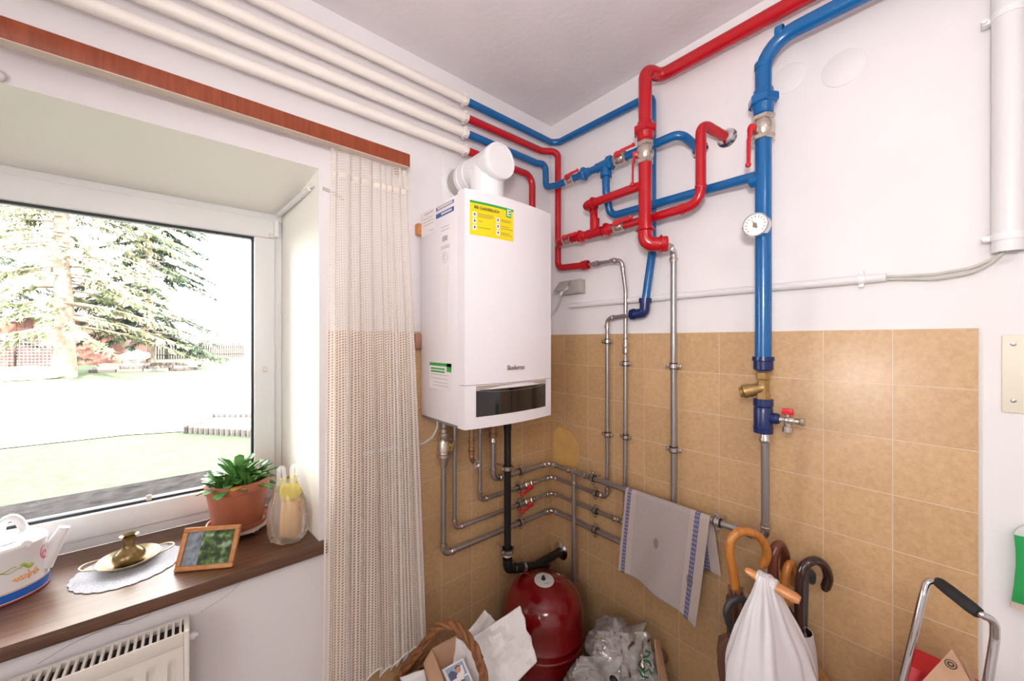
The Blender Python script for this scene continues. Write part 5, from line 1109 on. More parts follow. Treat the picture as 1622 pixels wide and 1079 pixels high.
b = MB(); qrect(b, -0.08, -0.05, 1.05, 1.05, 0, 0.001); b.build('sheet', 'paper', t)
b = MB()
for v in (0.02, 0.52): qrect(b, 0.06, v, 0.96, v+0.44)
b.build('portrait_ground', mat('pale_blue_print', (0.25, 0.33, 0.45), 0.4), t)
b = MB()
for v in (0.02, 0.52): qrect(b, 0, 0, 0, 0, 0.0019, 0.0006, [(0.10, v+0.43), (0.10, v+0.2), (0.30, v+0.12), (0.5, v+0.24), (0.62, v+0.43)])
b.build('portrait_suit', mat('navy_print', (0.015, 0.025, 0.10), 0.4), t)
b = MB()
for v in (0.02, 0.52): qrect(b, 0, 0, 0, 0, 0.0026, 0.0006, ell(0.62, v+0.18, 0.15, 0.13))
b.build('portrait_face', mat('skin_print', (0.50, 0.26, 0.19), 0.45), t)
b = MB()
for v in (0.02, 0.52): qrect(b, 0, 0, 0, 0, 0.0032, 0.0006, [(0.50, v+0.1), (0.62, v+0.045), (0.76, v+0.09), (0.78, v+0.14), (0.66, v+0.09), (0.52, v+0.16)])
b.build('portrait_hair', mat('brown_print', (0.10, 0.05, 0.03), 0.5), t)

# ================================================================== HEAP OF PLASTIC BAGS
hc = DP(982, 1079, 1.5); hc.z = 0
def lump(b, c, rx, ry, rz, seed, amp=0.22, sub=4, sharp=1.0):
    g = bmesh.ops.create_icosphere(b.bm, subdivisions=sub, radius=1.0)
    for v in g['verts']:
        p = v.co.normalized(); n1 = noise.noise(p*1.7+V((seed, 0, 0))); n2 = abs(noise.noise(p*4.0+V((0, seed, 0)))); n3 = abs(noise.noise(p*9.0+V((0, 0, seed))))
        r_ = 1+amp*n1+amp*0.9*n2+amp*0.45*n3-amp*0.4; q = V((p.x*rx, p.y*ry, p.z*rz))*r_+V(c); q.z = max(q.z, 0.002); v.co = q
    for f in set(f for v in g['verts'] for f in v.link_faces): f.smooth = True
def peaks(b, c, tips, seed):
    for i, (tp, w) in enumerate(tips):
        base = V(c); d = tp-base; u, w_ = frame_of(d); n = 9; rows = []
        for j in range(5):
            f = j/4; rr = w*(1-f)**0.8+0.003
            rows.append([base+d*f+(u*math.cos(2*PI*k/n)+w_*math.sin(2*PI*k/n)*0.45)*rr*(1+0.5*noise.noise(V((k*0.9+seed, j, i)))) for k in range(n)])
        b.rings(rows, 0, True)
t = thing('plastic_bag_heap', 'heap of crumpled grey see-through plastic bags beside the red tank', 'plastic bags', hc)
def heap_lump(c, rx, ry, rz, seed, tips):
    b = MB(); lump(b, c, rx, ry, rz, seed, 0.24, 5); peaks(b, V(c)+Z_*rz*0.4, tips, seed); o = b.build('bag_film', 'heap', t, sharp=70); return o
c1_ = DP(978, 1046, 1.52); heap_lump((c1_.x, c1_.y, 0.30), 0.105, 0.125, 0.135, 3.0, [(DP(974, 978, 1.56), 0.05), (DP(1026, 985, 1.55), 0.06)])
for qd, sd0 in (((DP(945, 1000, 1.47), DP(992, 1002, 1.46), DP(1000, 1062, 1.40), DP(938, 1040, 1.42)), 11.0), ((DP(985, 1003, 1.45), DP(1030, 1000, 1.46), DP(1036, 1079, 1.38), DP(985, 1072, 1.38)), 23.0), ((DP(918, 1040, 1.42), DP(985, 1040, 1.40), DP(975, 1110, 1.34), DP(895, 1100, 1.36)), 31.0)):
    sheet('bag_fold', qd, 'heap', None, None, 0.009, 20, 20, 0, sd0, t, None, 0.12)
b = MB(); lump(b, (c1_.x, c1_.y, 0.30), 0.07, 0.085, 0.10, 6.0, 0.2, 4); b.build('inner_bag', mat('grey_inner_plastic', (0.42, 0.38, 0.37), 0.35), t)
c2_ = DP(1015, 1090, 1.46); heap_lump((c2_.x, c2_.y, 0.17), 0.095, 0.115, 0.19, 9.0, [(DP(1040, 1030, 1.5), 0.07), (DP(1050, 1066, 1.47), 0.06)])
c3_ = DP(928, 1110, 1.44); heap_lump((c3_.x, c3_.y, 0.15), 0.115, 0.10, 0.18, 15.0, [])
b = MB(); lump(b, (c3_.x, c3_.y, 0.14), 0.085, 0.075, 0.14, 2.0, 0.2, 4); b.build('inner_bag', 'lightgrey', t)
b = MB(); n_ = (CAM-DP(1018, 1050, 1.4)).normalized()
for pth in ([(1022, 1031), (1030, 1034), (1026, 1040), (1018, 1041)], [(1019, 1047), (1028, 1048), (1031, 1056)], [(1014, 1056), (1020, 1066), (1028, 1060), (1032, 1068)], [(1012, 1062), (1018, 1072), (1027, 1074)]):
    b.sweep([DP(x, y, 1.352) for x, y in pth], 0.0042, 6, flat=0.25, flat_dir=n_)
gp = b.build('green_print', 'greenprint', t); gp['label'] = 'green printed marks'
b = MB(); b.sphere(DP(972, 1077, 1.30), 0.011, seg=10, sy=1.5); b.build('dark_clip', 'rubber', t)
sheet('cardboard_sheet', (DP(1036, 1012, 1.45), DP(1044, 1012, 1.47), DP(1064, 1100, 1.41), DP(1046, 1100, 1.40)), 'card', 'pale brown cardboard edge at the right of the plastic bag heap', 'cardboard', 0.002, 6, 6, 0.004, 2.0)

# ================================================================== UMBRELLA STAND
sc_ = DP(1222, 1079, 1.115); sc_.z = 0; sc_.x = -0.185
t = thing('umbrella_stand', 'tall orange-brown wicker umbrella stand against the tiled wall', 'umbrella stand', sc_)
def stn(a, z): r_ = lerp(0.105, 0.128, z/0.6)+0.003*math.sin(a*14+PI*(round(z/0.024) % 2)); return sc_+V((math.cos(a)*r_, math.sin(a)*r_, z))
b = MB()
for j in range(24): b.sweep([stn(2*PI*k/84, 0.012+0.0245*j) for k in range(84)], 0.011, 6, closed=True)
b.lathe(sc_, Z_, [(0, 0), (0, 0.105), (0.012, 0.105), (0.012, 0)], 30); b.build('weave', mat('orange_wicker', (0.36, 0.16, 0.05), 0.45, bump=0.5, bscale=120, var=0.25, vscale=50), t)
b = MB(); b.sweep([stn(2*PI*k/64, 0.604) for k in range(64)], 0.016, 10, closed=True); b.build('rim', mat('orange_cane_rim', (0.42, 0.19, 0.06), 0.35), t)
def spline(P, k_=8):
    out = []
    for i in range(len(P)-1):
        p0 = P[max(0, i-1)]; p1 = P[i]; p2 = P[i+1]; p3 = P[min(len(P)-1, i+2)]
        for k in range(k_): u = k/k_; out.append(0.5*((2*p1)+(p2-p0)*u+(2*p0-5*p1+4*p2-p3)*u*u+(3*p1-p0-3*p2+p3)*u**3))
    out.append(P[-1]); return out
def umbrella(label, pts, r, m, neck, foot, fabm=None, fabr=0.03, ribs=False, cat='umbrella', name='umbrella', flat=1.0):
    """handle polyline from its free end to the neck; cloth from neck to foot"""
    neck = V(neck); foot = V(foot); t = thing(name, label, cat, foot)
    b = MB(); P = spline([V(p) for p in pts]+[neck]); n = len(P); b.sweep(P, [r*0.8]+[r]*(n-2)+[r*0.85], 16, flat=flat); b.sphere(P[0], r*0.86, seg=12); b.build('crook_handle' if name == 'umbrella' else 'handle', m, t)
    ax = (foot-neck).normalized(); L = (foot-neck).length
    if fabm:
        b = MB(); u, w = frame_of(ax); seg = 40; rows = []
        for f, rr in ((0.0, 0.35), (0.03, 0.75), (0.1, 0.95), (0.3, 1.0), (0.6, 0.8), (0.88, 0.35), (0.93, 0.18)):
            rows.append([neck+ax*(L*f)+(u*math.cos(2*PI*k/seg)+w*math.sin(2*PI*k/seg))*fabr*rr*(1+0.22*math.cos(8*2*PI*k/seg)) for k in range(seg)])
        b.rings(rows, 0, True); b.build('folded_canopy', fabm, t)
        b = MB(); b.cyl(neck+ax*L*0.9, foot, 0.004, 10); b.build('tip', 'chrome', t)
        if ribs:
            b = MB()
            for k in range(8):
                a = 2*PI*k/8; q_ = neck+(u*math.cos(a)+w*math.sin(a))*fabr*0.55; b.sweep([q_-ax*0.014, q_+ax*0.03], [0.0042, 0.0034], 8)
            b.build('rib_end', 'copper', t)
    else:
        b = MB(); b.sweep([neck-ax*0.01, foot], r*0.8, 14); b.build('shaft', m, t)
    return t
FT = lambda dx, dy: sc_+V((dx, dy, 0.016))
umbrella('brown umbrella with a large glossy orange crook handle, leftmost in the stand', [DP(1209, 895, 1.17), DP(1215, 880, 1.165), DP(1211, 862, 1.16), DP(1196, 846, 1.155), DP(1174, 842, 1.15), DP(1158, 855, 1.15), DP(1156, 880, 1.15), DP(1161, 905, 1.15)], 0.0125, 'handle_o', DP(1166, 938, 1.15), FT(0.02, 0.02), 'brownfab', 0.034, True)
umbrella('umbrella with black round crook and folded brown cloth, in front of the orange crook', [DP(1188, 990, 1.08), DP(1188, 962, 1.08), DP(1176, 950, 1.08), DP(1160, 952, 1.08), DP(1151, 968, 1.08), DP(1154, 985, 1.085)], 0.0095, 'handle_k', DP(1163, 1008, 1.09), FT(-0.03, 0.0), 'brownfab', 0.05)
umbrella('dark umbrella with reddish brown crook seen edge-on behind the white bag', [DP(1243, 905, 1.22), DP(1243, 880, 1.20), DP(1236, 864, 1.185), DP(1227, 872, 1.175), DP(1224, 900, 1.17)], 0.0145, 'handle_r', DP(1228, 945, 1.165), FT(0.03, 0.0), 'darkfab', 0.03)
umbrella('dark umbrella with narrow orange crook between the reddish and black-brown crooks', [DP(1257, 925, 1.19), DP(1257, 905, 1.175), DP(1252, 893, 1.16), DP(1246, 903, 1.15), DP(1243, 925, 1.145)], 0.011, 'handle_o', DP(1244, 960, 1.14), FT(0.02, -0.03), 'darkfab', 0.03)
umbrella('dark umbrella with glossy black-brown crook, rightmost in the stand', [DP(1307, 932, 1.13), DP(1312, 915, 1.125), DP(1305, 896, 1.12), DP(1290, 888, 1.12), DP(1274, 897, 1.12), DP(1267, 920, 1.12), DP(1266, 960, 1.12)], 0.0125, 'handle_d', DP(1266, 1004, 1.12), FT(0.02, -0.06), 'darkfab', 0.032)
umbrella('umbrella with flat dark grey hooked handle behind the black-brown crook', [DP(1286, 922, 1.19), DP(1287, 910, 1.185), DP(1280, 905, 1.18), DP(1276, 915, 1.175)], 0.0095, 'handle_g', DP(1273, 1000, 1.16), FT(0.05, -0.05), 'darkfab', 0.028)
# cane with T handle
t = thing('walking_cane', 'walking cane with light orange wooden cross handle holding the white bag', 'cane', FT(-0.04, -0.04))
hA, hB = DP(1182, 903, 1.07), DP(1268, 952, 0.975); hm = hA.lerp(hB, 0.4)
b = MB(); d_ = (hB-hA).normalized(); b.sweep([hA-d_*0.002, hA+d_*0.004, hA+d_*0.03, hm, hB-d_*0.01, hB-d_*0.001], [0.008, 0.012, 0.015, 0.0155, 0.0155, 0.011], 18, flat=0.8, flat_dir=Z_); b.build('cross_handle', 'handle_t', t)
b = MB(); b.sweep([hm-Z_*0.005, hm-Z_*0.05+V((0.012, 0, 0)), FT(-0.04, -0.04)], [0.014, 0.011, 0.009], 14); b.build('shaft', 'handle_t', t)
b = MB(); b.lathe(FT(-0.04, -0.04), (FT(-0.04, -0.04)-hm), [(-0.03, 0.0092), (-0.03, 0.0115), (0.002, 0.0115), (0.002, 0)], 14); b.build('foot_tip', 'rubber', t)
# white carrier bag over the cane handle
wb = DP(1216, 905, 1.035)
prof = [(912, 1213, 11, 0.012), (925, 1213, 17, 0.018), (945, 1216, 24, 0.026), (965, 1217, 33, 0.036), (985, 1219, 42, 0.048), (1005, 1221, 51, 0.060), (1030, 1222, 60, 0.072), (1055, 1222, 66, 0.080), (1085, 1222, 69, 0.085), (1130, 1222, 66, 0.085), (1160, 1222, 40, 0.06)]
b = MB(); segs = 96; R_ = []; 
for i, (py, px, hw, dep) in enumerate(prof):
    c = DP(px, py, 1.01 if py > 940 else 1.03); row = []; ru = hw/600*0.99; k1_ = min(1, i/3)
    for k in range(segs):
        a = 2*PI*k/segs; ple = 1+0.10*k1_*math.sin(5*a+0.35*i+0.6)+0.07*k1_*math.sin(11*a-0.3*i)+0.035*math.sin(19*a+0.2*i)
        p = c+RGT*math.cos(a)*ru*(1+0.3*(ple-1))-FWD*math.sin(a)*dep*ple; p += noise.noise_vector(p*18)*0.006*k1_; row.append(p)
    R_.append(row)
b.rings(list(reversed(R_)), 0, False)
bz = b.build('carrier_bag', 'bagwhite', origin=wb, sharp=0); tag(bz, 'white plastic carrier bag hanging from the wooden cane handle', 'bag')
sm2 = bz.modifiers.new('sub', 'SUBSURF'); sm2.levels = 1; sm2.render_levels = 1
b = MB(); mid = DP(1214, 904, 1.028)
hc2 = hA+(hB-hA)*0.42
for k in range(7):
    o_ = d_*(-0.020+0.0062*k); c = hc2+o_; side_ = V((d_.y, -d_.x, 0)).normalized(); fr_ = -1 if side_.dot(CAM-c) < 0 else 1; s_ = side_*fr_
    b.sweep(round_path([DP(1213, 925, 1.03)+o_*0.55, c+s_*0.018-Z_*0.01, c+Z_*0.0185+s_*0.004, c-s_*0.018+Z_*0.004, DP(1216, 930, 1.06)+o_*0.55], 0.014), 0.0062, 8)
ho = b.build('strap', 'bagwhite', bz)
# pale sleeve rolled round the rightmost umbrella
q0, q1 = DP(1268, 999, 1.12), DP(1272, 1060, 1.115); b = MB(); b.lathe(q0, q1-q0, [(0.0, 0.028), (0.0, 0.03), (0.03, 0.034), (0.06, 0.036), (0.12, 0.036), (0.12, 0.03)], 24)
tag(b.build('umbrella_sleeve', 'bagwhite', origin=q0), 'white plastic sleeve round the black-brown umbrella at the right of the bag', 'sleeve')

# ================================================================== SHOPPING TROLLEY
gA, gB = DP(1485, 921, 0.905), DP(1552, 973, 0.812)
pL0, pL1 = DP(1463, 940, 0.905), DP(1430, 1079, 0.90); pR0, pR1 = DP(1576, 1012, 0.805), DP(1565, 1079, 0.80)
fL = pL1+(pL1-pL0)*((pL1.z-0.07)/(pL0.z-pL1.z)); fR = pR1+(pR1-pR0)*((pR1.z-0.07)/(pR0.z-pR1.z))
t = thing('shopping_trolley', 'chrome shopping trolley frame with black foam grip and red bag', 'shopping trolley', ((fL+fR)/2).xy.to_3d())
b = MB(); cL = DP(1468, 921, 0.91); cR = DP(1576, 984, 0.805); b.tube([fL, pL0, cL, gA.lerp(gB, 0.0), gB, cR, pR0, fR], 0.0078, [0.05, 0.018, 0.02, 0.02, 0.025, 0.05], 16); b.build('tube_frame', 'chrome', t)
b = MB(); gd_ = (gB-gA).normalized(); b.lathe(gA, gd_, [(0, 0.0), (0, 0.010), (0.006, 0.0125), (0.03, 0.0135), ((gB-gA).length-0.02, 0.0135), ((gB-gA).length-0.004, 0.012), ((gB-gA).length, 0.009), ((gB-gA).length, 0)], 22); b.build('foam_grip', 'foam', t)
ax_w = (fR-fL).normalized(); 
for q in (fL-ax_w*0.02, fR+ax_w*0.02):
    b = MB(); q = V((q.x, q.y, 0.0705)); b.lathe(q-ax_w*0.014, ax_w, [(0, 0.0), (0, 0.05), (0.004, 0.068), (0.024, 0.068), (0.028, 0.05), (0.028, 0)], 28); b.build('wheel', 'rubber', t)
b = MB(); b.cyl(V((fL.x, fL.y, 0.07)), V((fR.x, fR.y, 0.07)), 0.006, 10); b.build('axle', 'chrome', t)
tp = [DP(1462, 1062, 0.90), DP(1502, 1052, 0.96), DP(1556, 1080, 0.88), DP(1505, 1105, 0.84)]
b = MB(); rows = []; seg = 44
bcen = (fL+fR)/2+V((0.04, 0, 0)); tcen = (tp[0]+tp[1]+tp[2]+tp[3])/4
for j in range(14):
    f = j/13; z = lerp(0.10, 0.80, f); c = bcen.lerp(tcen, (z-0.07)/(0.86-0.07)); rr = 1-0.12*f
    row = []
    for k in range(seg):
        a = 2*PI*k/seg; ca, sa = math.cos(a), math.sin(a); sq = 1/max(abs(ca), abs(sa))**0.7
        p = V((c.x, c.y, z))+ax_w*ca*0.070*sq*rr+V((ax_w.y, -ax_w.x, 0))*sa*0.055*sq*rr; p += noise.noise_vector(p*10)*0.014*(0.4+f); row.append(p)
    rows.append(row)
rows.append([p*0.5+V((tcen.x, tcen.y, 0.80))*0.5 for p in rows[-1]])
b.rings(rows, 0, True); b.build('red_bag', 'redfab', t)['label'] = 'red fabric bag'
t = thing('cardboard_box', 'flattened brown cardboard box sticking out of the red trolley bag', 'box', DP(1500, 1060, 0.84))
q = (DP(1508, 1028, 0.845), DP(1537, 1079, 0.80), DP(1510, 1120, 0.79), DP(1455, 1085, 0.83))
n_ = (q[1]-q[0]).cross(q[3]-q[0]).normalized(); n_ = n_ if n_.dot(CAM-q[0]) > 0 else -n_
b = MB(); b.prism(list(q), -n_*0.004); b.build('front_flap', 'card', t)
b = MB(); off_ = -n_*0.03; b.prism([DP(1519, 1039, 0.86), DP(1528, 1042, 0.86), DP(1551, 1090, 0.80), DP(1538, 1079, 0.805)], -n_*0.004); b.build('side_flap', 'card', t)
b = MB(); cs = q[0].lerp(q[2], 0.26)+n_*0.0006; cs = DP(1506, 1053, (cs-CAM).dot(FWD)*0.999); d2 = cs-q[0]; cs = cs-n_*((cs-q[0]).dot(n_)-0.0012); b.torus(cs, n_, 0.0085, 0.0008, 24, 5); b.torus(cs, n_, 0.004, 0.0012, 14, 5); b.build('printed_mark', 'ink', t)
# ================================================================== GARDEN
GZ = 0.30
gm, nt, bs = new_mat('lawn_grass'); tc = nt.nodes.new('ShaderNodeTexCoord')
n1 = nt.nodes.new('ShaderNodeTexNoise'); n1.inputs['Scale'].default_value = 0.7; n1.inputs['Detail'].default_value = 8; n1.inputs['Roughness'].default_value = 0.7
n2 = nt.nodes.new('ShaderNodeTexNoise'); n2.inputs['Scale'].default_value = 14; n2.inputs['Detail'].default_value = 6
nt.links.new(tc.outputs['Object'], n1.inputs['Vector']); nt.links.new(tc.outputs['Object'], n2.inputs['Vector'])
r = nt.nodes.new('ShaderNodeValToRGB'); r.color_ramp.elements[0].position = 0.35; r.color_ramp.elements[0].color = (0.036, 0.054, 0.027, 1); r.color_ramp.elements[1].position = 0.65; r.color_ramp.elements[1].color = (0.068, 0.083, 0.056, 1)
ad = nt.nodes.new('ShaderNodeMix'); ad.inputs[0].default_value = 0.5; nt.links.new(n1.outputs['Fac'], ad.inputs[2]); nt.links.new(n2.outputs['Fac'], ad.inputs[3])
nt.links.new(ad.outputs[0], r.inputs['Fac']); nt.links.new(r.outputs['Color'], bs.inputs['Base Color']); bs.inputs['Roughness'].default_value = 0.95; bs.inputs['Specular IOR Level'].default_value = 0.1
b = MB(); b.poly([(-60, 0.6, GZ), (40, 0.6, GZ), (40, 90, GZ), (-60, 90, GZ)]); o = b.build('lawn', gm); o['kind'] = 'structure'
pm, nt, bs = new_mat('sunlit_ground_tone'); bs.inputs['Base Color'].default_value = (0.5, 0.48, 0.43, 1); bs.inputs['Roughness'].default_value = 0.95
b = MB(); n = 40; L1, L2 = [], []
for k in range(n+1):
    u = -700+k*40; p = HZ(811+u, 0, 0) if False else None
def gz(px, py): return HZ(px, py, GZ)
pts = [gz(-260, 622), gz(0, 628), gz(200, 624), gz(400, 612), gz(560, 606)]; pts2 = [gz(560, 672), gz(400, 678), gz(200, 690), gz(0, 712), gz(-260, 730)]
b.poly([V((p.x, p.y, GZ+0.012)) for p in pts+pts2]); o = b.build('painted_sun_band', pm); o['kind'] = 'structure'  # pale strip over the lawn: sunlight on the grass painted as ground colour
# picket fence
M['fence'] = mat('weathered_fence_wood', (0.025, 0.014, 0.011), 0.8, var=0.3, vscale=6)
fa, fb_ = gz(150, 572), gz(385, 566)
t = thing('picket_fence', 'brown wooden picket fence at the far end of the lawn', 'fence', (fa+fb_)/2)
fd = (fb_-fa).normalized(); FL = (fb_-fa).length; npk = 60; fh = 1.15
for k in range(npk):
    p = fa+fd*(FL*k/(npk-1)); b = MB(); nn = V((-fd.y, fd.x, 0)); w_ = 0.045
    b.prism([p-fd*w_, p+fd*w_, p+fd*w_+Z_*fh*0.94, p+Z_*fh, p-fd*w_+Z_*fh*0.94], nn*0.02); b.build('picket', 'fence', t)
for h in (0.3, 0.85): b = MB(); b.sweep([fa+Z_*h-V((0, 0.03, 0)), fb_+Z_*h-V((0, 0.03, 0))], 0.04, 6); b.build('rail', 'fence', t)
for px in (264, 318): p = gz(px, 568.5); b = MB(); b.lohi((p.x-0.12, p.y-0.16, GZ), (p.x+0.12, p.y+0.06, GZ+1.35), bev=0.02); b.build('post', 'fence', t)
# shed with mesh fence
M['shed'] = mat('red_brown_boards', (0.09, 0.03, 0.02), 0.8, var=0.3, vscale=3)
a_, c_ = gz(-220, 585), gz(196, 577); c_ = a_+(c_-a_)
t = thing('garden_shed', 'red-brown wooden shed behind the trees', 'shed', (a_+c_)/2)
sd = (c_-a_).normalized(); sn = V((-sd.y, sd.x, 0)); SL = (c_-a_).length
b = MB(); b.prism([a_, c_, c_+sn*3, a_+sn*3], (0, 0, 2.5)); k = 0.0
while k < SL: b.lohi((0, 0, 0), (0.001, 0.001, 0.001)); p = a_+sd*k-sn*0.012; b.prism([p, p+sd*0.03, p+sd*0.03+sn*0.02, p+sn*0.02], (0, 0, 2.5)); k += 0.28
b.build('board_wall', 'shed', t)
b = MB(); rf0 = a_-sn*0.5-sd*0.4+Z_*2.45; rf1 = c_-sn*0.5+sd*0.4+Z_*2.45; b.prism([rf0, rf0+Z_*0.12, rf0+sn*2+Z_*1.5, rf0+sn*4.1+Z_*0.1], rf1-rf0); b.build('roof', mat('grey_roof', (0.2, 0.17, 0.16), 0.8), t)
b = MB(); p0 = a_.lerp(c_, 0.55); p1 = a_.lerp(c_, 0.72); b.prism([p0-sn*0.03, p1-sn*0.03, p1, p0], (0, 0, 1.9)); b.build('door', mat('shed_door', (0.12, 0.06, 0.05), 0.8), t)
wa, wb_ = gz(-160, 596), gz(112, 592)
t = thing('wire_fence', 'grey wire mesh fence in front of the shed', 'fence', (wa+wb_)/2)
wd = (wb_-wa).normalized(); WL_ = (wb_-wa).length
b = MB(); k = 0
while k*0.12 < WL_: p = wa+wd*(k*0.12); b.sweep([p, p+Z_*1.35], 0.008, 4); k += 1
for j in range(12): b.sweep([wa+Z_*(0.05+j*0.115), wb_+Z_*(0.05+j*0.115)], 0.008, 4)
b.build('mesh_panel', 'socket', t)
for f in (0.0, 0.33, 0.66, 1.0): p = wa.lerp(wb_, f); b = MB(); b.cyl(p, p+Z_*1.45, 0.035, 10); b.build('post', 'fence', t)
# wood pile of boards and a tarp, left bottom
random.seed(5)
M['timber_a'] = mat('dark_timber', (0.03, 0.022, 0.02), 0.9); M['timber_b'] = mat('brown_timber', (0.07, 0.05, 0.04), 0.9); M['timber_c'] = mat('grey_timber', (0.12, 0.11, 0.105), 0.9)
for i in range(24):
    lay, k_ = divmod(i, 8); p = gz(164, 590)+V((math.cos(0.3), -math.sin(0.3), 0))*((k_ % 4)*0.84+lay*0.12)+V((math.sin(0.3), math.cos(0.3), 0))*(k_//4)*0.3; b = MB()
    c = V((p.x, p.y, GZ+0.0585+0.116*lay)); b.box(c, (0.80, random.uniform(0.2, 0.25), 0.115), 0, 0.012, Matrix.Rotation(-0.3, 3, 'Z'))
    tag(b.build('timber', ('timber_a', 'timber_b', 'timber_c')[i % 3], origin=c), 'weathered plank in the timber pile before the picket fence', 'timber', 'planks in the timber pile')
tp_ = gz(215, 586); b = MB(); b.bm and None
lump(b, (tp_.x, tp_.y-0.1, GZ+0.60), 0.45, 0.3, 0.25, 4.0, 0.3, 3); 
for v in b.bm.verts: v.co.z = max(v.co.z, GZ)
tag(b.build('tarpaulin', 'lightgrey', origin=(tp_.x, tp_.y, GZ)), 'crumpled pale tarpaulin on the timber pile', 'tarpaulin', None)
tp_ = gz(30, 602); b = MB(); lump(b, (tp_.x, tp_.y, GZ+0.12), 0.9, 0.5, 0.32, 8.0, 0.3, 3)
for v in b.bm.verts: v.co.z = max(v.co.z, GZ)
tag(b.build('covered_heap', 'lightgrey', origin=(tp_.x, tp_.y, GZ)), 'low pale covered heap at the left under the tree', 'heap')
# raised bed edged with palisades
t = thing('garden_bed', 'small rectangular garden bed edged with grey palisade blocks on the lawn', 'garden bed', gz(350, 690))
pa, pb, pcn, pd = gz(296, 686), gz(336, 664.5), gz(470, 655), gz(455, 690)
pd = gz(440, 694); pcn = gz(440, 664)
M['palisade'] = mat('grey_palisade', (0.085, 0.075, 0.07), 0.9, var=0.3, vscale=9)
b = MB()
for (s_, e_) in ((pa, pb), (pb, pcn), (pa, pd)):
    n = max(3, int((e_-s_).length/0.085))
    for k in range(n+1): q = s_.lerp(e_, k/n); b.lathe((q.x, q.y, GZ-0.05), Z_, [(0, 0), (0, 0.036), (0.135, 0.036), (0.145, 0.026), (0.145, 0)], 8)
b.build('block_edging', 'palisade', t)
b = MB(); b.poly([V((p.x, p.y, GZ+0.03)) for p in (pa, pb, pcn, pd)]); b.build('sand', 'lightgrey', t)
# trees
M['bark'] = mat('pale_sunlit_bark', (0.16, 0.12, 0.09), 0.9, bump=0.8, bscale=9, var=0.3, vscale=5)
def leafmat(name, c1, c2):
    m, nt, bs = new_mat(name); tc = nt.nodes.new('ShaderNodeTexCoord'); n = nt.nodes.new('ShaderNodeTexNoise'); n.inputs['Scale'].default_value = 1.3; n.inputs['Detail'].default_value = 3
    r = nt.nodes.new('ShaderNodeValToRGB'); r.color_ramp.elements[0].position = 0.4; r.color_ramp.elements[1].position = 0.6; r.color_ramp.elements[0].color = (*c1, 1); r.color_ramp.elements[1].color = (*c2, 1)
    nt.links.new(tc.outputs['Object'], n.inputs['Vector']); nt.links.new(n.outputs['Fac'], r.inputs['Fac']); nt.links.new(r.outputs['Color'], bs.inputs['Base Color']); bs.inputs['Roughness'].default_value = 0.8; bs.inputs['Specular IOR Level'].default_value = 0.1; return m
M['needle_a'] = leafmat('spruce_needles_light', (0.07, 0.085, 0.04), (0.26, 0.25, 0.16)); M['needle_b'] = leafmat('spruce_needles_blue', (0.018, 0.032, 0.026), (0.06, 0.08, 0.05))
def spruce(label, base, H, R0, trunk_r, z_low, nb, needle, seed, spray=26, droop=0.45, blade=0.34, density=1.0):
    random.seed(seed); base = V(base); t = thing('conifer_tree', label, 'tree', base)
    b = MB(); n = 14; b.sweep([base+V((0.05*math.sin(k), 0.05*math.cos(k*1.3), H*k/n-0.05)) for k in range(n+1)], [trunk_r*(1-0.93*k/n)*(1.25 if k == 0 else 1) for k in range(n+1)], 14); b.build('trunk', 'bark', t)
    br = MB(); fo = MB()
    for i in range(nb):
        f = (i+random.random())/nb; z = lerp(z_low, H*0.97, f); L = R0*(1-f)**0.6*random.uniform(0.7, 1.1)+0.3; az = random.uniform(0, 2*PI)
        h = V((math.cos(az), math.sin(az), 0)); s = V((-h.y, h.x, 0)); P = []; 
        for k in range(8):
            u = k/7; P.append(base+h*L*u+Z_*(z-droop*L*u*u*0.9+0.16*L*u**4)+s*0.06*L*math.sin(u*4+i))
        br.sweep(P, [max(0.006, 0.05*(L/R0)*(1-k/7.5)) for k in range(8)], 5)
        for j in range(int(spray*density*(0.5+L/R0))):
            u = random.uniform(0.18, 1.0); k = min(6, int(u*7)); c = P[k].lerp(P[k+1], u*7-k); sd_ = random.choice((-1, 1)); bl = blade*random.uniform(0.6, 1.3)*(1.15-0.5*u)
            dir_ = (h*random.uniform(0.1, 0.9)+s*sd_*random.uniform(0.2, 1.0)+Z_*random.uniform(-1.1, 0.05)).normalized(); w = dir_.cross(V((random.uniform(-1, 1), random.uniform(-1, 1), random.uniform(-1, 1)))).normalized()*bl*0.11
            m_ = c+dir_*bl*0.5; e = c+dir_*bl-Z_*bl*0.15
            v = [fo.bm.verts.new(q) for q in (c, m_+w, e, m_-w)]; fo.face(v, 0, False)
            for q_ in (0.35, 0.6, 0.8):
                c2 = c.lerp(e, q_); d3 = (dir_+w.normalized()*random.choice((-1, 1))*0.9).normalized()*bl*0.36; w2 = d3.cross(dir_).cross(d3).normalized()*bl*0.05
                v = [fo.bm.verts.new(q) for q in (c2, c2+d3*0.5+w2, c2+d3, c2+d3*0.5-w2)]; fo.face(v, 0, False)
    br.build('branches', 'bark', t); fo.build('foliage', needle, t, sharp=0, recalc=False)
spruce('large pale conifer with thick trunk, left in the garden', gz(100, 598), 15, 3.7, 0.27, 1.6, 150, 'needle_a', 3, 110, 0.55, blade=0.26)
spruce('dark blue-green conifer right of the big pale one', gz(238, 585), 14, 2.7, 0.15, 1.3, 150, 'needle_b', 11, 150, 0.6, blade=0.26)
spruce('dark conifer at the far left edge of the window view', gz(-75, 592), 14, 3.6, 0.2, 1.5, 110, 'needle_b', 17, 80, 0.5, blade=0.26)
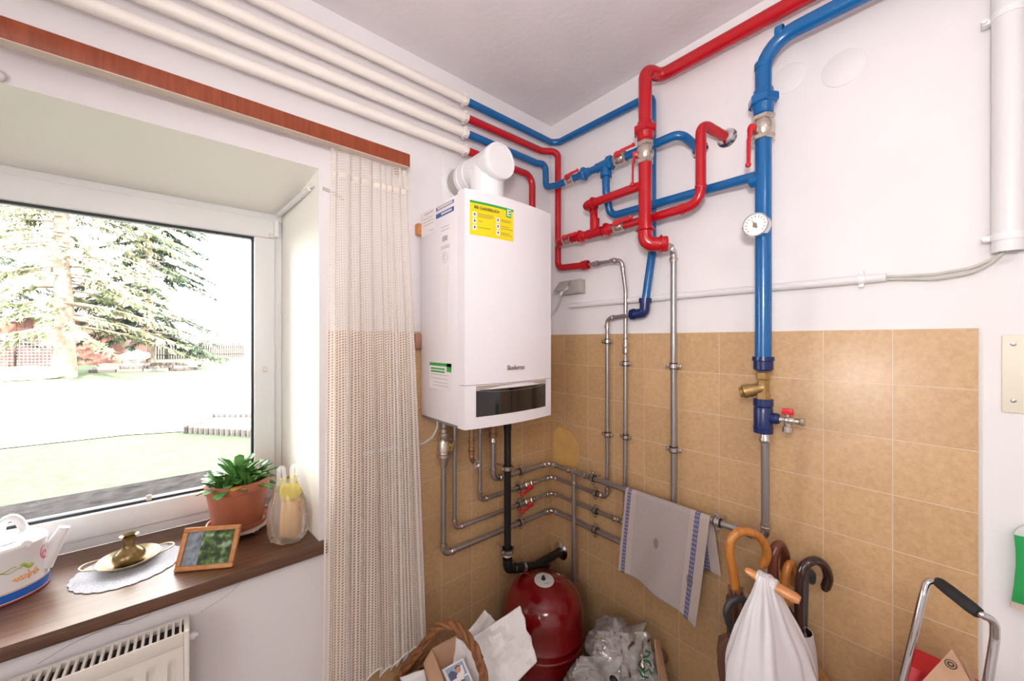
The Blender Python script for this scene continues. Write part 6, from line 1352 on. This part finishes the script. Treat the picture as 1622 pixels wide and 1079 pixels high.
# house roof above, so that the house shades its own side of the garden
b = MB(); b.lohi((-7.0, -8.0, CEIL+0.25), (5.0, 0.75, 4.3)); o = b.build('trim_9', mat('grey_attic', (0.5, 0.5, 0.5), 0.9)); o['kind'] = 'structure'

# ================================================================== LIGHT, SKY, CAMERA
w = bpy.data.worlds.new('sky'); sc.world = w; w.use_nodes = True; nt = w.node_tree; bg = nt.nodes['Background']
bg.inputs[0].default_value = (1.0, 0.98, 0.955, 1); bg.inputs[1].default_value = 17.0
def light(name, kind, loc, energy, col=(1, 1, 1), **k):
    l = bpy.data.lights.new(name, kind); l.energy = energy; l.color = col
    for a, v in k.items(): setattr(l, a, v)
    o = bpy.data.objects.new(name, l); COL.objects.link(o); o.location = loc; return o
sun = light('sun', 'SUN', (0, -10, 20), 44.0, (1.0, 0.96, 0.88), angle=0.012)
sd_ = V((0.10, 0.80, -0.56)); sun.rotation_euler = sd_.to_track_quat('-Z', 'Y').to_euler()
fl_ = light('camera_flash', 'SPOT', CAM+V((-0.06, -0.05, 0.26)), 48, (1.0, 0.945, 0.93), spot_size=math.radians(150), spot_blend=1.0, shadow_soft_size=0.07)
fl_.rotation_euler = (FWD*1.0+RGT*0.30+UP*0.65).to_track_quat('-Z', 'Y').to_euler()
rl_ = light('room_fill_light', 'AREA', (-2.0, -2.5, CEIL-0.05), 16, (1.0, 0.94, 0.90), shape='DISK', size=0.6)  # added fill under the ceiling, lifts the ambient light; no fixture
rw_ = light('rear_fill_light', 'AREA', (XL+0.05, -1.7, 1.9), 20, (1.0, 0.96, 0.94), shape='RECTANGLE', size=1.2, size_y=1.2); rw_.rotation_euler = V((1, 0.12, 0)).to_track_quat('-Z', 'Y').to_euler()  # added broad fill from the left; that wall has no window
cam = bpy.data.cameras.new('camera'); co = bpy.data.objects.new('camera', cam); COL.objects.link(co); co.location = CAM
co.rotation_euler = FWD.to_track_quat('-Z', 'Y').to_euler(); cam.sensor_width = 36; cam.lens = 36*FPX/1622; cam.clip_start = 0.02; sc.camera = co
sc.view_settings.view_transform = 'Standard'; sc.view_settings.look = 'None'; sc.view_settings.gamma = 1; sc.view_settings.exposure = 0.2; sc.view_settings.use_curve_mapping = False
